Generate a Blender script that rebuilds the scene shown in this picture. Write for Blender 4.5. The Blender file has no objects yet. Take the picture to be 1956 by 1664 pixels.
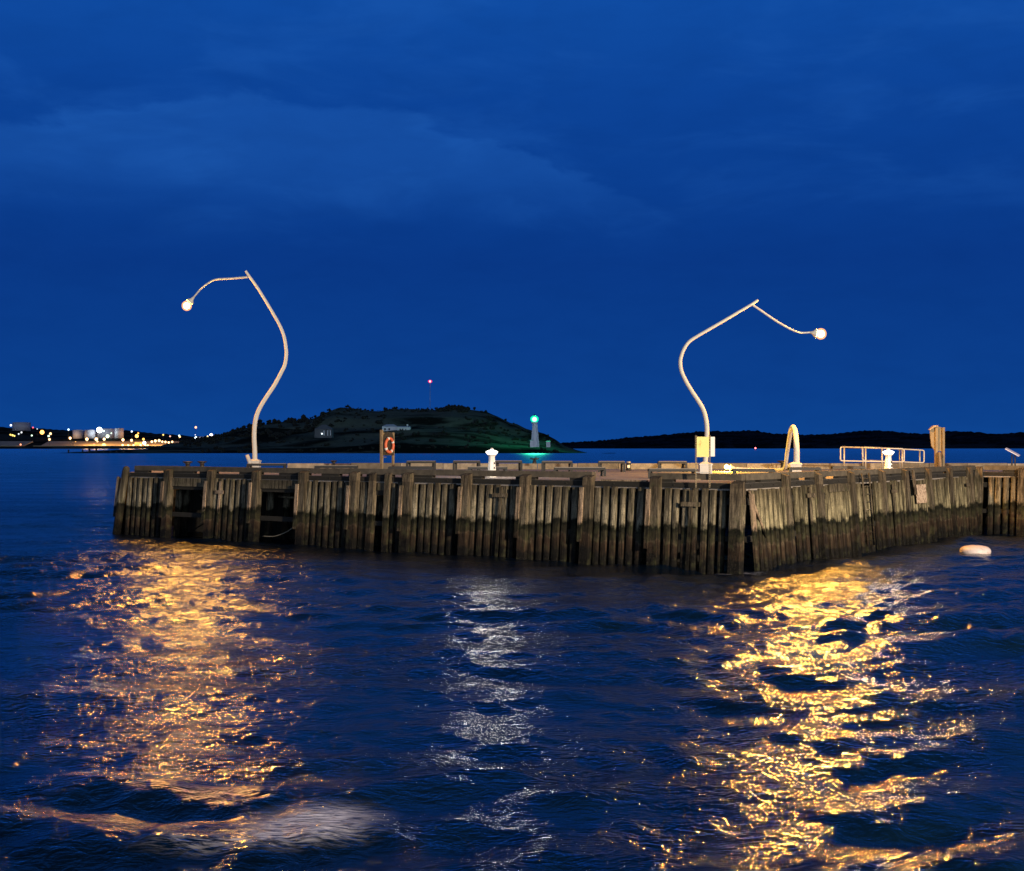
import bpy, math, random
import numpy as np
from mathutils import Vector, Matrix
random.seed(7); rng = np.random.default_rng(11)
R = math.radians
scene = bpy.context.scene
COL = scene.collection

# ------------------------------------------------------------------ camera, world, exposure
H, F, CX, HY = 5.0, 2600.0, 978.0, 851.0      # eye height, focal length in photo pixels, centre column, horizon row
cam_data = bpy.data.cameras.new("camera"); cam = bpy.data.objects.new("camera", cam_data); COL.objects.link(cam)
cam.location = (0, 0, H); cam.rotation_euler = (R(90), 0, 0)
cam_data.sensor_fit = 'HORIZONTAL'; cam_data.sensor_width = 36; cam_data.lens = F / 1956 * 36
cam_data.shift_y = 19 / 1956; cam_data.clip_start = 0.1; cam_data.clip_end = 20000
scene.camera = cam
scene.view_settings.view_transform = 'Standard'; scene.view_settings.look = 'None'
scene.view_settings.exposure = 0; scene.view_settings.gamma = 1
scene.render.engine = 'CYCLES'
scene.cycles.use_denoising = True; scene.cycles.use_adaptive_sampling = False
scene.cycles.pixel_filter_type = 'BLACKMAN_HARRIS'; scene.cycles.filter_width = 1.5
scene.cycles.sample_clamp_indirect = 6
scene.cycles.sample_clamp_direct = 0
scene.cycles.max_bounces = 6
scene.cycles.caustics_reflective = False; scene.cycles.caustics_refractive = False
scene.cycles.use_light_tree = True

def lin(r, g, b):
    f = lambda c: (c / 255 / 12.92) if c <= 10 else ((c / 255 + 0.055) / 1.055) ** 2.4
    return (f(r), f(g), f(b), 1)

class NT:
    """small helper to wire shader nodes"""
    def __init__(s, tree): s.t = tree; s.n = tree.nodes; s.l = tree.links
    def node(s, typ, **kw):
        n = s.n.new(typ)
        for k, v in kw.items(): setattr(n, k, v)
        return n
    def put(s, sock, v):
        if hasattr(v, 'is_linked') or isinstance(v, bpy.types.NodeSocket): s.l.new(v, sock)
        elif v is not None: sock.default_value = v
    def math(s, op, a, b=None, c=None, clamp=False):
        n = s.node('ShaderNodeMath', operation=op, use_clamp=clamp)
        for i, v in enumerate((a, b, c)):
            if v is not None: s.put(n.inputs[i], v)
        return n.outputs[0]
    def ramp(s, fac, stops, interp='LINEAR'):
        n = s.node('ShaderNodeValToRGB'); cr = n.color_ramp; cr.interpolation = interp
        while len(cr.elements) < len(stops): cr.elements.new(0.5)
        for e, (p, c) in zip(cr.elements, stops):
            e.position = p; e.color = c if len(c) == 4 else (*c, 1)
        s.put(n.inputs[0], fac); return n.outputs[0]
    def smooth(s, v, a, b, lo=0.0, hi=1.0):
        n = s.node('ShaderNodeMapRange', interpolation_type='SMOOTHSTEP')
        s.put(n.inputs[0], v); n.inputs[1].default_value = a; n.inputs[2].default_value = b
        n.inputs[3].default_value = lo; n.inputs[4].default_value = hi; return n.outputs[0]
    def mix(s, fac, a, b, blend='MIX'):
        n = s.node('ShaderNodeMix', data_type='RGBA', blend_type=blend)
        s.put(n.inputs[0], fac); s.put(n.inputs[6], a); s.put(n.inputs[7], b); return n.outputs[2]
    def noise(s, vec, scale, detail=3, rough=0.55, dist=0.0):
        n = s.node('ShaderNodeTexNoise'); s.put(n.inputs['Vector'], vec)
        n.inputs['Scale'].default_value = scale; n.inputs['Detail'].default_value = detail
        n.inputs['Roughness'].default_value = rough; n.inputs['Distortion'].default_value = dist
        return n.outputs[0]
    def mapping(s, vec, scale=(1, 1, 1), rot=(0, 0, 0), loc=(0, 0, 0)):
        n = s.node('ShaderNodeMapping'); s.put(n.inputs[0], vec)
        n.inputs['Scale'].default_value = scale; n.inputs['Rotation'].default_value = rot; n.inputs['Location'].default_value = loc
        return n.outputs[0]

world = bpy.data.worlds.new("World"); scene.world = world; world.use_nodes = True; world.cycles.sampling_method = 'NONE'   # the sky is smooth: leave the light samples to the lamps
w = NT(world.node_tree); w.n.clear()
SKY_STRENGTH = 1.0
tc = w.node('ShaderNodeTexCoord'); sep = w.node('ShaderNodeSeparateXYZ'); w.l.new(tc.outputs['Generated'], sep.inputs[0])
az = w.math('ARCTAN2', sep.outputs[0], sep.outputs[1]); el = w.math('ARCSINE', sep.outputs[2])
base = w.ramp(w.math('MULTIPLY', w.math('MAXIMUM', el, 0.0), 2.5, clamp=True), [
    (0.0, lin(13, 69, 146)), (0.10, lin(11, 63, 140)), (0.33, lin(9, 56, 134)), (0.45, lin(10, 61, 142)),
    (0.62, lin(12, 67, 151)), (0.82, lin(16, 77, 164)), (1.0, lin(17, 80, 168))])
cv = w.node('ShaderNodeCombineXYZ'); w.l.new(az, cv.inputs[0]); w.l.new(el, cv.inputs[1])
n1 = w.noise(w.mapping(cv.outputs[0], scale=(3.2, 11, 1), loc=(0.4, 0.13, 0)), 2.2, 5, 0.55, 0.5)
n2 = w.noise(w.mapping(cv.outputs[0], scale=(9, 26, 1)), 2.0, 4, 0.6, 0.3)
# one long cloud bank with an arched upper edge, fading downwards
aa = w.math('ADD', az, 0.18)
edge = w.math('SUBTRACT', 0.250, w.math('MULTIPLY', w.math('MULTIPLY', aa, aa), 0.95))
edge = w.math('ADD', edge, w.math('MULTIPLY', w.math('SUBTRACT', n2, 0.5), 0.040))
up = w.smooth(w.math('SUBTRACT', edge, el), -0.001, 0.009)
low = w.smooth(w.math('ADD', el, w.math('MULTIPLY', w.math('SUBTRACT', n1, 0.5), 0.05)), 0.150, 0.205)
bank = w.math('MULTIPLY', up, low)
wisp = w.math('MULTIPLY', w.smooth(n1, 0.46, 0.72), w.smooth(el, 0.12, 0.21))
cl = w.math('ADD', w.math('MULTIPLY', bank, 0.31), w.math('MULTIPLY', wisp, 0.24))
skyc = w.mix(cl, base, lin(34, 98, 186))
skyc = w.mix(w.smooth(n2, 0.35, 0.75, 0.0, 0.10), skyc, lin(1, 34, 100))
nish = w.node('ShaderNodeTexSky', sky_type='NISHITA', sun_disc=False)
nish.sun_elevation = R(-6); nish.sun_rotation = R(190); nish.ozone_density = 4; nish.air_density = 1.0; nish.dust_density = 0.3
tot = w.mix(0.05, skyc, nish.outputs[0], 'ADD')
# sky overhead and behind the viewer is dimmed to cut blue fill on the pier
shade = w.math('MULTIPLY', w.smooth(sep.outputs[1], -0.15, 0.55, 0.22, 1.0), w.smooth(el, 0.45, 0.95, 1.0, 0.4))
tot = w.mix(1.0, tot, shade, 'MULTIPLY')
# added pale glow low behind the viewer, brightening the tower, tanks and island
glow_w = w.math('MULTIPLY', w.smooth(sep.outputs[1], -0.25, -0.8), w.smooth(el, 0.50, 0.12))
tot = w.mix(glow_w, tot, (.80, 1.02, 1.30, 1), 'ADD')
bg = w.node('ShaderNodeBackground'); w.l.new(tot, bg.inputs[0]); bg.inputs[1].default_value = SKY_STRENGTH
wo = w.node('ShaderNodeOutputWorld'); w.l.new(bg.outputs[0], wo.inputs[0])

# ------------------------------------------------------------------ helpers
def P(px, py, Y): return Vector(((px - CX) / F * Y, Y, H - (py - HY) / F * Y))
def XY(px, Y): return ((px - CX) / F * Y, Y)
def interp(x, pts): return np.interp(x, [p[0] for p in pts], [p[1] for p in pts])

class MB:
    def __init__(s): s.v = []; s.f = []; s.r = []; s.s = []
    def hexa(s, p, rnd=None):
        """p: bottom four (ccw) then top four"""
        o = len(s.v); s.v += [Vector(q) for q in p]; rnd = random.random() if rnd is None else rnd
        for q in ((3, 2, 1, 0), (4, 5, 6, 7), (0, 1, 5, 4), (1, 2, 6, 5), (2, 3, 7, 6), (3, 0, 4, 7)):
            s.f.append([o + i for i in q]); s.r.append(rnd); s.s.append(False)
    def box(s, c, size, rz=0, rnd=None, m=None):
        x, y, z = [q / 2 for q in size]; M = Matrix.Rotation(rz, 3, 'Z') if m is None else m; c = Vector(c)
        s.hexa([c + M @ Vector(q) for q in ((-x, -y, -z), (x, -y, -z), (x, y, -z), (-x, y, -z), (-x, -y, z), (x, -y, z), (x, y, z), (-x, y, z))], rnd)
    def ring_faces(s, rings, closed_caps=True, rnd=None, smooth=True):
        rnd = random.random() if rnd is None else rnd; o = len(s.v); n = len(rings[0])
        for r in rings: s.v += [Vector(q) for q in r]
        for i in range(len(rings) - 1):
            for j in range(n):
                k = (j + 1) % n
                s.f.append([o + i * n + j, o + i * n + k, o + (i + 1) * n + k, o + (i + 1) * n + j]); s.r.append(rnd); s.s.append(smooth)
        if closed_caps:
            s.f.append([o + j for j in reversed(range(n))]); s.r.append(rnd); s.s.append(False)
            e = o + (len(rings) - 1) * n; s.f.append([e + j for j in range(n)]); s.r.append(rnd); s.s.append(False)
    def tube(s, pts, rad, n=10, rnd=None):
        pts = [Vector(p) for p in pts]
        if not hasattr(rad, '__len__'): rad = [rad] * len(pts)
        t0 = (pts[1] - pts[0]).normalized(); a = t0.orthogonal().normalized(); rings = []
        for i, p in enumerate(pts):
            t = (pts[min(i + 1, len(pts) - 1)] - pts[max(i - 1, 0)]).normalized()
            a = (a - t * a.dot(t)).normalized(); b = t.cross(a)
            rings.append([p + (a * math.cos(2 * math.pi * j / n) + b * math.sin(2 * math.pi * j / n)) * rad[i] for j in range(n)])
        s.ring_faces(rings, True, rnd)
    def lathe(s, c, prof, n=16, rnd=None, smooth=True, off=0, sq=1.0):
        c = Vector(c)
        s.ring_faces([[c + Vector((r * math.cos(2 * math.pi * j / n + off), r * sq * math.sin(2 * math.pi * j / n + off), z)) for j in range(n)] for r, z in prof], True, rnd, smooth)
    def ball(s, c, r, n=14, m=9, sq=(1, 1, 1)):
        c = Vector(c)
        s.ring_faces([[c + Vector((r * sq[0] * math.sin(t) * math.cos(2 * math.pi * j / n), r * sq[1] * math.sin(t) * math.sin(2 * math.pi * j / n), -r * sq[2] * math.cos(t))) for j in range(n)]
                      for t in [0.02 + (math.pi - 0.04) * i / m for i in range(m + 1)]], True)
    def prism(s, poly, offs, rnd=None):
        """poly: 3-D outline, offs: extrusion vector"""
        rnd = random.random() if rnd is None else rnd; o = len(s.v); n = len(poly); offs = Vector(offs)
        s.v += [Vector(p) for p in poly] + [Vector(p) + offs for p in poly]
        s.f.append([o + i for i in reversed(range(n))]); s.f.append([o + n + i for i in range(n)])
        for i in range(n): k = (i + 1) % n; s.f.append([o + i, o + k, o + n + k, o + n + i])
        s.r += [rnd] * (n + 2); s.s += [False] * (n + 2)
    def build(s, name, mat, parent=None, origin=None):
        org = Vector(parent.location) if parent is not None else Vector(origin if origin is not None else (0, 0, 0))
        if parent is not None and parent.parent is not None: org = org + Vector(parent.parent.location)
        me = bpy.data.meshes.new(name); me.from_pydata([tuple(v - org) for v in s.v], [], s.f); me.validate()
        if len(me.polygons) == len(s.r):
            at = me.attributes.new('rnd', 'FLOAT', 'FACE'); at.data.foreach_set('value', s.r)
            me.polygons.foreach_set('use_smooth', s.s)
        import bmesh
        bm = bmesh.new(); bm.from_mesh(me); bmesh.ops.recalc_face_normals(bm, faces=bm.faces); bm.to_mesh(me); bm.free()
        me.materials.append(mat); o = bpy.data.objects.new(name, me); COL.objects.link(o)
        o.cycles.shadow_terminator_geometry_offset = 0.25; o.cycles.shadow_terminator_offset = 0.08
        if parent is not None: o.parent = parent
        else: o.location = org
        return o

def tag(o, label=None, cat=None, group=None, kind=None):
    if label: o['label'] = label
    if cat: o['category'] = cat
    if group: o['group'] = group
    if kind: o['kind'] = kind
    return o
def empty(name, loc, label, cat, group=None):
    o = bpy.data.objects.new(name, None); COL.objects.link(o); o.location = loc; o.empty_display_size = 0.3
    return tag(o, label, cat, group)
def spline(pts, k=6):
    p = [Vector(q) for q in pts]; p = [p[0] * 2 - p[1]] + p + [p[-1] * 2 - p[-2]]; out = []
    for i in range(1, len(p) - 2):
        for j in range(k):
            t = j / k
            out.append(0.5 * (2 * p[i] + (p[i + 1] - p[i - 1]) * t + (2 * p[i - 1] - 5 * p[i] + 4 * p[i + 1] - p[i + 2]) * t * t + (3 * p[i] - p[i - 1] - 3 * p[i + 1] + p[i + 2]) * t ** 3))
    out.append(p[-2]); return out

# ------------------------------------------------------------------ materials
def new_mat(name):
    m = bpy.data.materials.new(name); m.use_nodes = True; t = NT(m.node_tree); b = t.n['Principled BSDF']; return m, t, b
def emit(name, col, strength):
    m, t, b = new_mat(name); b.inputs['Base Color'].default_value = (0.6, 0.6, 0.6, 1)
    b.inputs['Emission Color'].default_value = (*col, 1); b.inputs['Emission Strength'].default_value = strength
    return m
def plain(name, col, rough=0.6, metal=0.0, var=0.25, scale=6.0, bump=0.0, rndvar=0.25):
    m, t, b = new_mat(name); g = t.node('ShaderNodeNewGeometry')
    n = t.noise(g.outputs['Position'], scale, 5, 0.6); rn = t.node('ShaderNodeAttribute', attribute_name='rnd')
    f = t.math('MULTIPLY', t.math('ADD', 1 - var, t.math('MULTIPLY', n, 2 * var)), t.math('ADD', 1 - rndvar / 2, t.math('MULTIPLY', rn.outputs['Fac'], rndvar)))
    c = t.mix(1.0, (*col, 1), f, 'MULTIPLY'); t.l.new(c, b.inputs['Base Color'])
    b.inputs['Roughness'].default_value = rough; b.inputs['Metallic'].default_value = metal
    if bump:
        bp = t.node('ShaderNodeBump'); bp.inputs['Strength'].default_value = bump; bp.inputs['Distance'].default_value = 0.02
        t.l.new(n, bp.inputs['Height']); t.l.new(bp.outputs[0], b.inputs['Normal'])
    return m

def tidal_wood(name, dry, light):
    """sea-pier timber: bleached above the tide line, black weed below it, barnacles, black wet foot"""
    m, t, b = new_mat(name); g = t.node('ShaderNodeNewGeometry'); sp = t.node('ShaderNodeSeparateXYZ'); t.l.new(g.outputs['Position'], sp.inputs[0])
    rn = t.node('ShaderNodeAttribute', attribute_name='rnd').outputs['Fac']
    grain = t.noise(t.mapping(g.outputs['Position'], scale=(9, 9, 0.7)), 3.0, 6, 0.65, 0.4)
    blotch = t.noise(g.outputs['Position'], 2.6, 4, 0.6)
    fine = t.noise(g.outputs['Position'], 17, 5, 0.7)
    z = t.math('ADD', sp.outputs[2], t.math('ADD', t.math('MULTIPLY', t.math('SUBTRACT', blotch, 0.5), 0.85), t.math('MULTIPLY', t.math('SUBTRACT', rn, 0.5), 0.34)))
    zn = t.math('DIVIDE', z, 4.0, clamp=True)
    col = t.ramp(zn, [(0.0, (.003, .003, .003)), (0.10, (.005, .0045, .004)), (0.135, (.026, .016, .010)), (0.24, (.042, .026, .016)),
                      (0.268, (.075, .055, .036)), (0.285, (.026, .022, .012)), (0.35, (.030, .027, .014)), (0.385, (.004, .005, .002)), (0.415, (.007, .008, .003)),
                      (0.46, light), (0.56, light), (0.80, dry), (1.0, dry)])
    dirt = t.math('ADD', 0.0, t.math('MULTIPLY', t.math('POWER', grain, 1.4), 2.5))
    col = t.mix(1.0, col, dirt, 'MULTIPLY')
    col = t.mix(1.0, col, t.math('ADD', 0.62, t.math('MULTIPLY', rn, 0.75)), 'MULTIPLY')
    streak = t.noise(t.mapping(g.outputs['Position'], scale=(5, 5, 0.28), loc=(3, 1, 0)), 2.0, 4, 0.6, 0.2)
    col = t.mix(1.0, col, t.math('ADD', 0.28, t.math('MULTIPLY', t.smooth(streak, 0.36, 0.58), 0.85)), 'MULTIPLY')
    green = t.math('MULTIPLY', t.smooth(blotch, 0.5, 0.72), 0.35)
    col = t.mix(green, col, (.085, .09, .04, 1))
    dark = t.math('MULTIPLY', t.smooth(fine, 0.50, 0.68), 0.75)
    col = t.mix(dark, col, (.035, .03, .024, 1))
    t.l.new(col, b.inputs['Base Color']); b.inputs['Roughness'].default_value = 0.85
    b.inputs['Specular IOR Level'].default_value = 0.2
    hgt = t.math('ADD', t.math('MULTIPLY', grain, 0.5), t.math('MULTIPLY', fine, t.smooth(sp.outputs[2], 1.2, 0.9, 0.3, 1.6)))
    bp = t.node('ShaderNodeBump'); bp.inputs['Strength'].default_value = 0.8; bp.inputs['Distance'].default_value = 0.04
    t.l.new(hgt, bp.inputs['Height']); t.l.new(bp.outputs[0], b.inputs['Normal'])
    return m

M = {}
M['plank'] = tidal_wood('tidal_plank', (.100, .080, .052), (.235, .20, .138))
M['plank_side'] = tidal_wood('tidal_plank_side', (.105, .085, .052), (.255, .22, .135))
M['pile'] = tidal_wood('tidal_pile', (.105, .080, .053), (.15, .122, .084))
M['fender'] = tidal_wood('tidal_fender', (.28, .205, .14), (.34, .24, .165))
M['beam'] = plain('kerb_timber', (.080, .065, .046), 0.85, 0, 0.95, 3.0, 0.8, 0.6)
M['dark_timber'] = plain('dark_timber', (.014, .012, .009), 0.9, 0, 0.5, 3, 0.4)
M['deck'] = plain('deck_concrete', (.30, .265, .24), 0.85, 0, 0.3, 1.7, 0.2)
M['sill'] = plain('sill_timber', (.20, .172, .135), 0.85, 0, 0.95, 2.6, 0.9, 0.8)
M['pole'] = plain('cream_paint', (.49, .485, .465), 0.65, 0, 0.08, 3)
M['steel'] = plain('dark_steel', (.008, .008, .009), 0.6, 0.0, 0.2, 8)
M['galv'] = plain('galvanised', (.36, .34, .31), 0.45, 0.5, 0.15, 9)
M['slat'] = plain('bench_slat', (.22, .19, .155), 0.6, 0, 0.2, 6)
M['post'] = plain('post_timber', (.20, .155, .095), 0.8, 0, 0.5, 5, 0.5)
M['rope'] = plain('rope', (.25, .22, .17), 0.9)
M['white'] = plain('white_paint', (.72, .71, .68), 0.5, 0, 0.08, 4)
M['iron'] = plain('black_iron', (.02, .02, .022), 0.5, 0.2)

# ------------------------------------------------------------------ water: one sheet of real waves out to the horizon
def spaced(inner, a, b, d0, grow, far):
    v = list(inner); d = d0
    while v[-1] < far: d *= grow; v.append(v[-1] + d)
    return v
ys = [7.0]
while ys[-1] < 100: ys.append(ys[-1] + max(0.085, 0.0030 * ys[-1]))
ys = spaced(ys, 0, 0, 0.3, 1.045, 9000)
yb = [7.0]; d = 0.2
while yb[-1] > -120: d *= 1.25; yb.append(yb[-1] - d)
ys = np.array(yb[:0:-1] + ys)
xi = list(np.arange(0, 34.0, 0.125)); xs = spaced(xi, 0, 0, 0.13, 1.06, 7000)
xs = np.array([-q for q in xs[:0:-1]] + xs)
GX, GY = np.meshgrid(xs, ys)
cell = np.maximum(np.gradient(xs)[None, :], np.gradient(ys)[:, None])
Z = np.zeros_like(GX)
def wave_sum(n, lmin, lmax, slope, main, spread, seed):
    r = np.random.default_rng(seed); out = np.zeros_like(GX)
    wx = GX + 0.9 * np.sin(GY * 0.21 + 1.3) + 0.7 * np.sin(GX * 0.17 + GY * 0.09)
    wy = GY + 0.8 * np.sin(GX * 0.19 + 0.4) + 0.5 * np.sin(GX * 0.43 - GY * 0.12 + 2.0)
    for i in range(n):
        L = lmin * (lmax / lmin) ** ((i + r.random()) / n); k = 2 * math.pi / L; th = main + spread * r.normal()
        att = np.clip((L / cell - 3.0) / 4.0, 0, 1); ph = (wx * math.cos(th) + wy * math.sin(th)) * k + r.random() * 6.28
        s = np.sin(ph); a = slope * math.sqrt(2 / n) / k
        out += att * a * (s + 0.25 * np.cos(2 * ph))
    return out
Z += wave_sum(12, 3.4, 9.0, 0.085, R(-80), 0.32, 3)
Z += wave_sum(24, 1.2, 3.8, 0.135, R(-84), 0.7, 5) * (0.8 + 0.5 * np.sin(GX * 0.31 + GY * 0.23) * np.sin(GX * 0.17 - GY * 0.29 + 2))
Z += wave_sum(44, 0.5, 1.3, 0.12, R(-86), 1.1, 6) * (0.95 + 0.6 * np.sin(GX * 0.47 + GY * 0.35 + 1) * np.sin(GX * 0.29 - GY * 0.41))
Z += wave_sum(36, 0.42, 1.3, 0.085, R(-12), 0.7, 8)
# groups: rough and calm patches drift across the water
grp = 0.75 + 0.35 * np.sin(GX * 0.13 + GY * 0.07 + 0.6) * np.sin(GY * 0.11 - GX * 0.05 + 1.1)
Z *= grp
# a boat-wake swell rolls through the near left corner
wk = np.exp(-(((GX + 4.2) / 4.5) ** 2 + ((GY - 19.5) / 3.6) ** 2))
Z += 0.08 * wk * np.sin((GY - 0.085 * (GX + 4) ** 2) * 2 * math.pi / 2.1)
ny, nx = GX.shape
co = np.stack([GX, GY, Z], -1).reshape(-1, 3).astype(np.float32)
idx = np.arange(nx * ny).reshape(ny, nx)
q = np.stack([idx[:-1, :-1], idx[:-1, 1:], idx[1:, 1:], idx[1:, :-1]], -1).reshape(-1, 4).astype(np.int32)
me = bpy.data.meshes.new('water'); me.vertices.add(len(co)); me.vertices.foreach_set('co', co.ravel())
me.loops.add(q.size); me.loops.foreach_set('vertex_index', q.ravel()); me.polygons.add(len(q))
me.polygons.foreach_set('loop_start', np.arange(0, q.size, 4, dtype=np.int32))
me.polygons.foreach_set('use_smooth', np.ones(len(q), dtype=bool)); me.update(calc_edges=True); me.validate()
water = bpy.data.objects.new('water', me); COL.objects.link(water); tag(water, kind='structure', label='dark blue choppy harbour water with orange lamp reflections')
m, t, b = new_mat('sea_water'); g = t.node('ShaderNodeNewGeometry'); pos = g.outputs['Position']
def blob(cx, cy, rx, ry, rot):
    v = t.mapping(pos, loc=(-cx, -cy, 0)); v = t.mapping(v, rot=(0, 0, rot)); v = t.mapping(v, scale=(1 / rx, 1 / ry, 0))
    n = t.node('ShaderNodeVectorMath', operation='LENGTH'); t.l.new(v, n.inputs[0]); return t.smooth(n.outputs['Value'], 1.0, 0.15)
sp = t.node('ShaderNodeSeparateXYZ'); t.l.new(pos, sp.inputs[0])
r1 = t.noise(t.mapping(pos, scale=(1.5, 1.9, 1), rot=(0, 0, R(12))), 1.7, 3, 0.55, 0.9)
r2 = t.noise(t.mapping(pos, scale=(1.0, 2.6, 1), rot=(0, 0, R(-16))), 4.2, 2, 0.5, 0.7)
r3 = t.noise(t.mapping(pos, scale=(0.35, 1.0, 1)), 0.22, 3, 0.5, 0.5)
hgt = t.math('ADD', t.math('MULTIPLY', r1, 0.085), t.math('MULTIPLY', r2, 0.028))
hgt = t.math('MULTIPLY', hgt, t.smooth(r3, 0.3, 0.7, 0.6, 1.3))
bp = t.node('ShaderNodeBump'); bp.inputs['Strength'].default_value = 1.0; bp.inputs['Distance'].default_value = 1.0
t.l.new(hgt, bp.inputs['Height'])
fr = t.node('ShaderNodeFresnel'); fr.inputs[0].default_value = 1.34; t.l.new(bp.outputs[0], fr.inputs[1])
deep = t.node('ShaderNodeBsdfDiffuse'); deep.inputs[0].default_value = (.0012, .0060, .016, 1)
gls = t.node('ShaderNodeBsdfGlossy', distribution='BECKMANN'); gls.inputs['Color'].default_value = (1, 1, 1, 1); t.l.new(bp.outputs[0], gls.inputs['Normal'])
wake = blob(*XY(330, 18.8), 3.4, 2.4, R(-6))
t.l.new(t.math('ADD', t.math('ADD', t.smooth(sp.outputs[1], 18.0, 62.0, 0.205, 0.275), t.smooth(sp.outputs[1], 70.0, 260.0, 0.0, 0.2)), t.math('MULTIPLY', wake, 0.10)), gls.inputs['Roughness'])
wm = t.node('ShaderNodeMixShader'); t.l.new(fr.outputs[0], wm.inputs[0]); t.l.new(deep.outputs[0], wm.inputs[1]); t.l.new(gls.outputs[0], wm.inputs[2])
# foam: the smeared white crest of the wake and the splash at the corner pile
fx, fy = XY(590, 18.1)
st = t.noise(t.mapping(pos, scale=(1.6, 8.0, 1), rot=(0, 0, R(-42))), 2.3, 6, 0.66, 0.5)
f1 = t.math('MULTIPLY', t.math('POWER', blob(fx, fy, 1.5, 1.15, R(-32)), 1.6), t.smooth(st, 0.33, 0.66))
fx2, fy2 = XY(500, 17.4)
f2 = t.math('MULTIPLY', blob(fx2, fy2, 1.9, 0.5, R(-10)), t.smooth(st, 0.42, 0.7))
fx3, fy3 = XY(1408, 53.6)
f3 = t.math('MULTIPLY', blob(fx3, fy3, 1.3, 1.0, 0), t.smooth(st, 0.40, 0.65))
foam = t.math('MULTIPLY', t.math('ADD', t.math('ADD', f1, t.math('MULTIPLY', f2, 0.5)), t.math('MULTIPLY', f3, 0.5)), 0.95, clamp=True)
fb = t.node('ShaderNodeBsdfDiffuse'); fb.inputs[0].default_value = (.76, .75, .86, 1)
mx = t.node('ShaderNodeMixShader'); t.l.new(foam, mx.inputs[0]); t.l.new(wm.outputs[0], mx.inputs[1]); t.l.new(fb.outputs[0], mx.inputs[2])
t.l.new(mx.outputs[0], t.n['Material Output'].inputs[0])
me.materials.append(m)

# ------------------------------------------------------------------ far land
def terrain(name, X, Y, Zf, mat, label):
    GXa, GYa = np.meshgrid(X, Y); Za = Zf(GXa, GYa); n0, n1_ = GXa.shape
    v = np.stack([GXa, GYa, Za], -1).reshape(-1, 3); ii = np.arange(n0 * n1_).reshape(n0, n1_)
    qq = np.stack([ii[:-1, :-1], ii[:-1, 1:], ii[1:, 1:], ii[1:, :-1]], -1).reshape(-1, 4)
    mesh = bpy.data.meshes.new(name); mesh.from_pydata(v.tolist(), [], qq.tolist()); mesh.polygons.foreach_set('use_smooth', [True] * len(qq))
    mesh.materials.append(mat); o = bpy.data.objects.new(name, mesh); COL.objects.link(o); tag(o, label, kind='structure'); return o
def vnoise(x, y, seed, octs=4, base=0.02):
    r = np.random.default_rng(seed); out = np.zeros_like(x); a = 1.0; f = base
    for _ in range(octs):
        for _ in range(5):
            th = r.random() * 6.28; out += a * np.sin((x * math.cos(th) + y * math.sin(th)) * f * 6.28 * (0.7 + 0.6 * r.random()) + r.random() * 6.28) / 5
        a *= 0.55; f *= 2.1
    return out

def land_mat(name, grass, scrub, scale, stretch, thr=(0.44, 0.56)):
    m, t, b = new_mat(name); g = t.node('ShaderNodeNewGeometry')
    n = t.noise(t.mapping(g.outputs['Position'], scale=(stretch, 1, 3.0)), scale, 5, 0.6, 1.0)
    d = t.noise(g.outputs['Position'], scale * 9, 4, 0.7)
    c = t.mix(t.smooth(n, *thr), (*scrub, 1), (*grass, 1)); c = t.mix(1.0, c, t.math('ADD', 0.5, d), 'MULTIPLY')
    t.l.new(c, b.inputs['Base Color']); b.inputs['Roughness'].default_value = 1; b.inputs['Specular IOR Level'].default_value = 0
    return m
M['island'] = land_mat('island_grass', (.085, .105, .080), (.011, .014, .012), 0.022, 0.35)
M['hill'] = land_mat('far_forest', (.022, .028, .036), (.010, .012, .015), 0.02, 1)
M['shore'] = land_mat('far_shore', (.05, .05, .042), (.012, .013, .011), 0.012, 0.6)
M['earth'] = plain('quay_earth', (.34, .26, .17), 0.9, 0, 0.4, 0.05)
M['scrub'] = plain('scrub_leaf', (.010, .012, .008), 1.0, 0, 0.4, 0.4)

ISL = [(185, 865), (205, 860), (250, 858), (332, 857), (340, 845), (380, 842), (405, 838), (430, 834), (470, 820), (530, 806), (600, 798), (625, 788), (650, 781), (700, 784), (725, 785),
       (745, 780), (785, 779), (820, 781), (838, 783), (870, 780), (895, 782), (930, 786), (950, 794), (975, 806), (985, 807), (1005, 816), (1040, 826), (1060, 838), (1075, 850), (1100, 859), (1118, 864), (1135, 868)]
def isl_z(x, y):
    yr = 1000.0; px = CX + x / yr * F; py = interp(px, ISL); top = (HY - py) / F * yr + H
    front = 866 + 10 * np.sin(x * 0.03) + 12 * np.clip((x - 20) / 40, 0, 1)
    t_ = (y - front) / (yr - front)
    pr = np.interp(t_, [-0.2, 0, .03, .2, .36, .44, .60, .70, .86, 1, 1.5, 2.2], [-.3, -.03, .05, .17, .30, .44, .56, .78, .92, 1, .8, -.1])
    n = vnoise(x, y, 4, 4, 0.012)
    return top * pr + n * 1.3 * np.clip(t_ * 4, 0, 1) * np.clip(top / 12, 0, 1) - 0.2
isl_x = np.linspace(-300, 66, 240); isl_y = np.linspace(858, 1190, 130)
terrain('island', isl_x, isl_y, isl_z, M['island'], 'dark grassy island with a flat topped hill')
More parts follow.
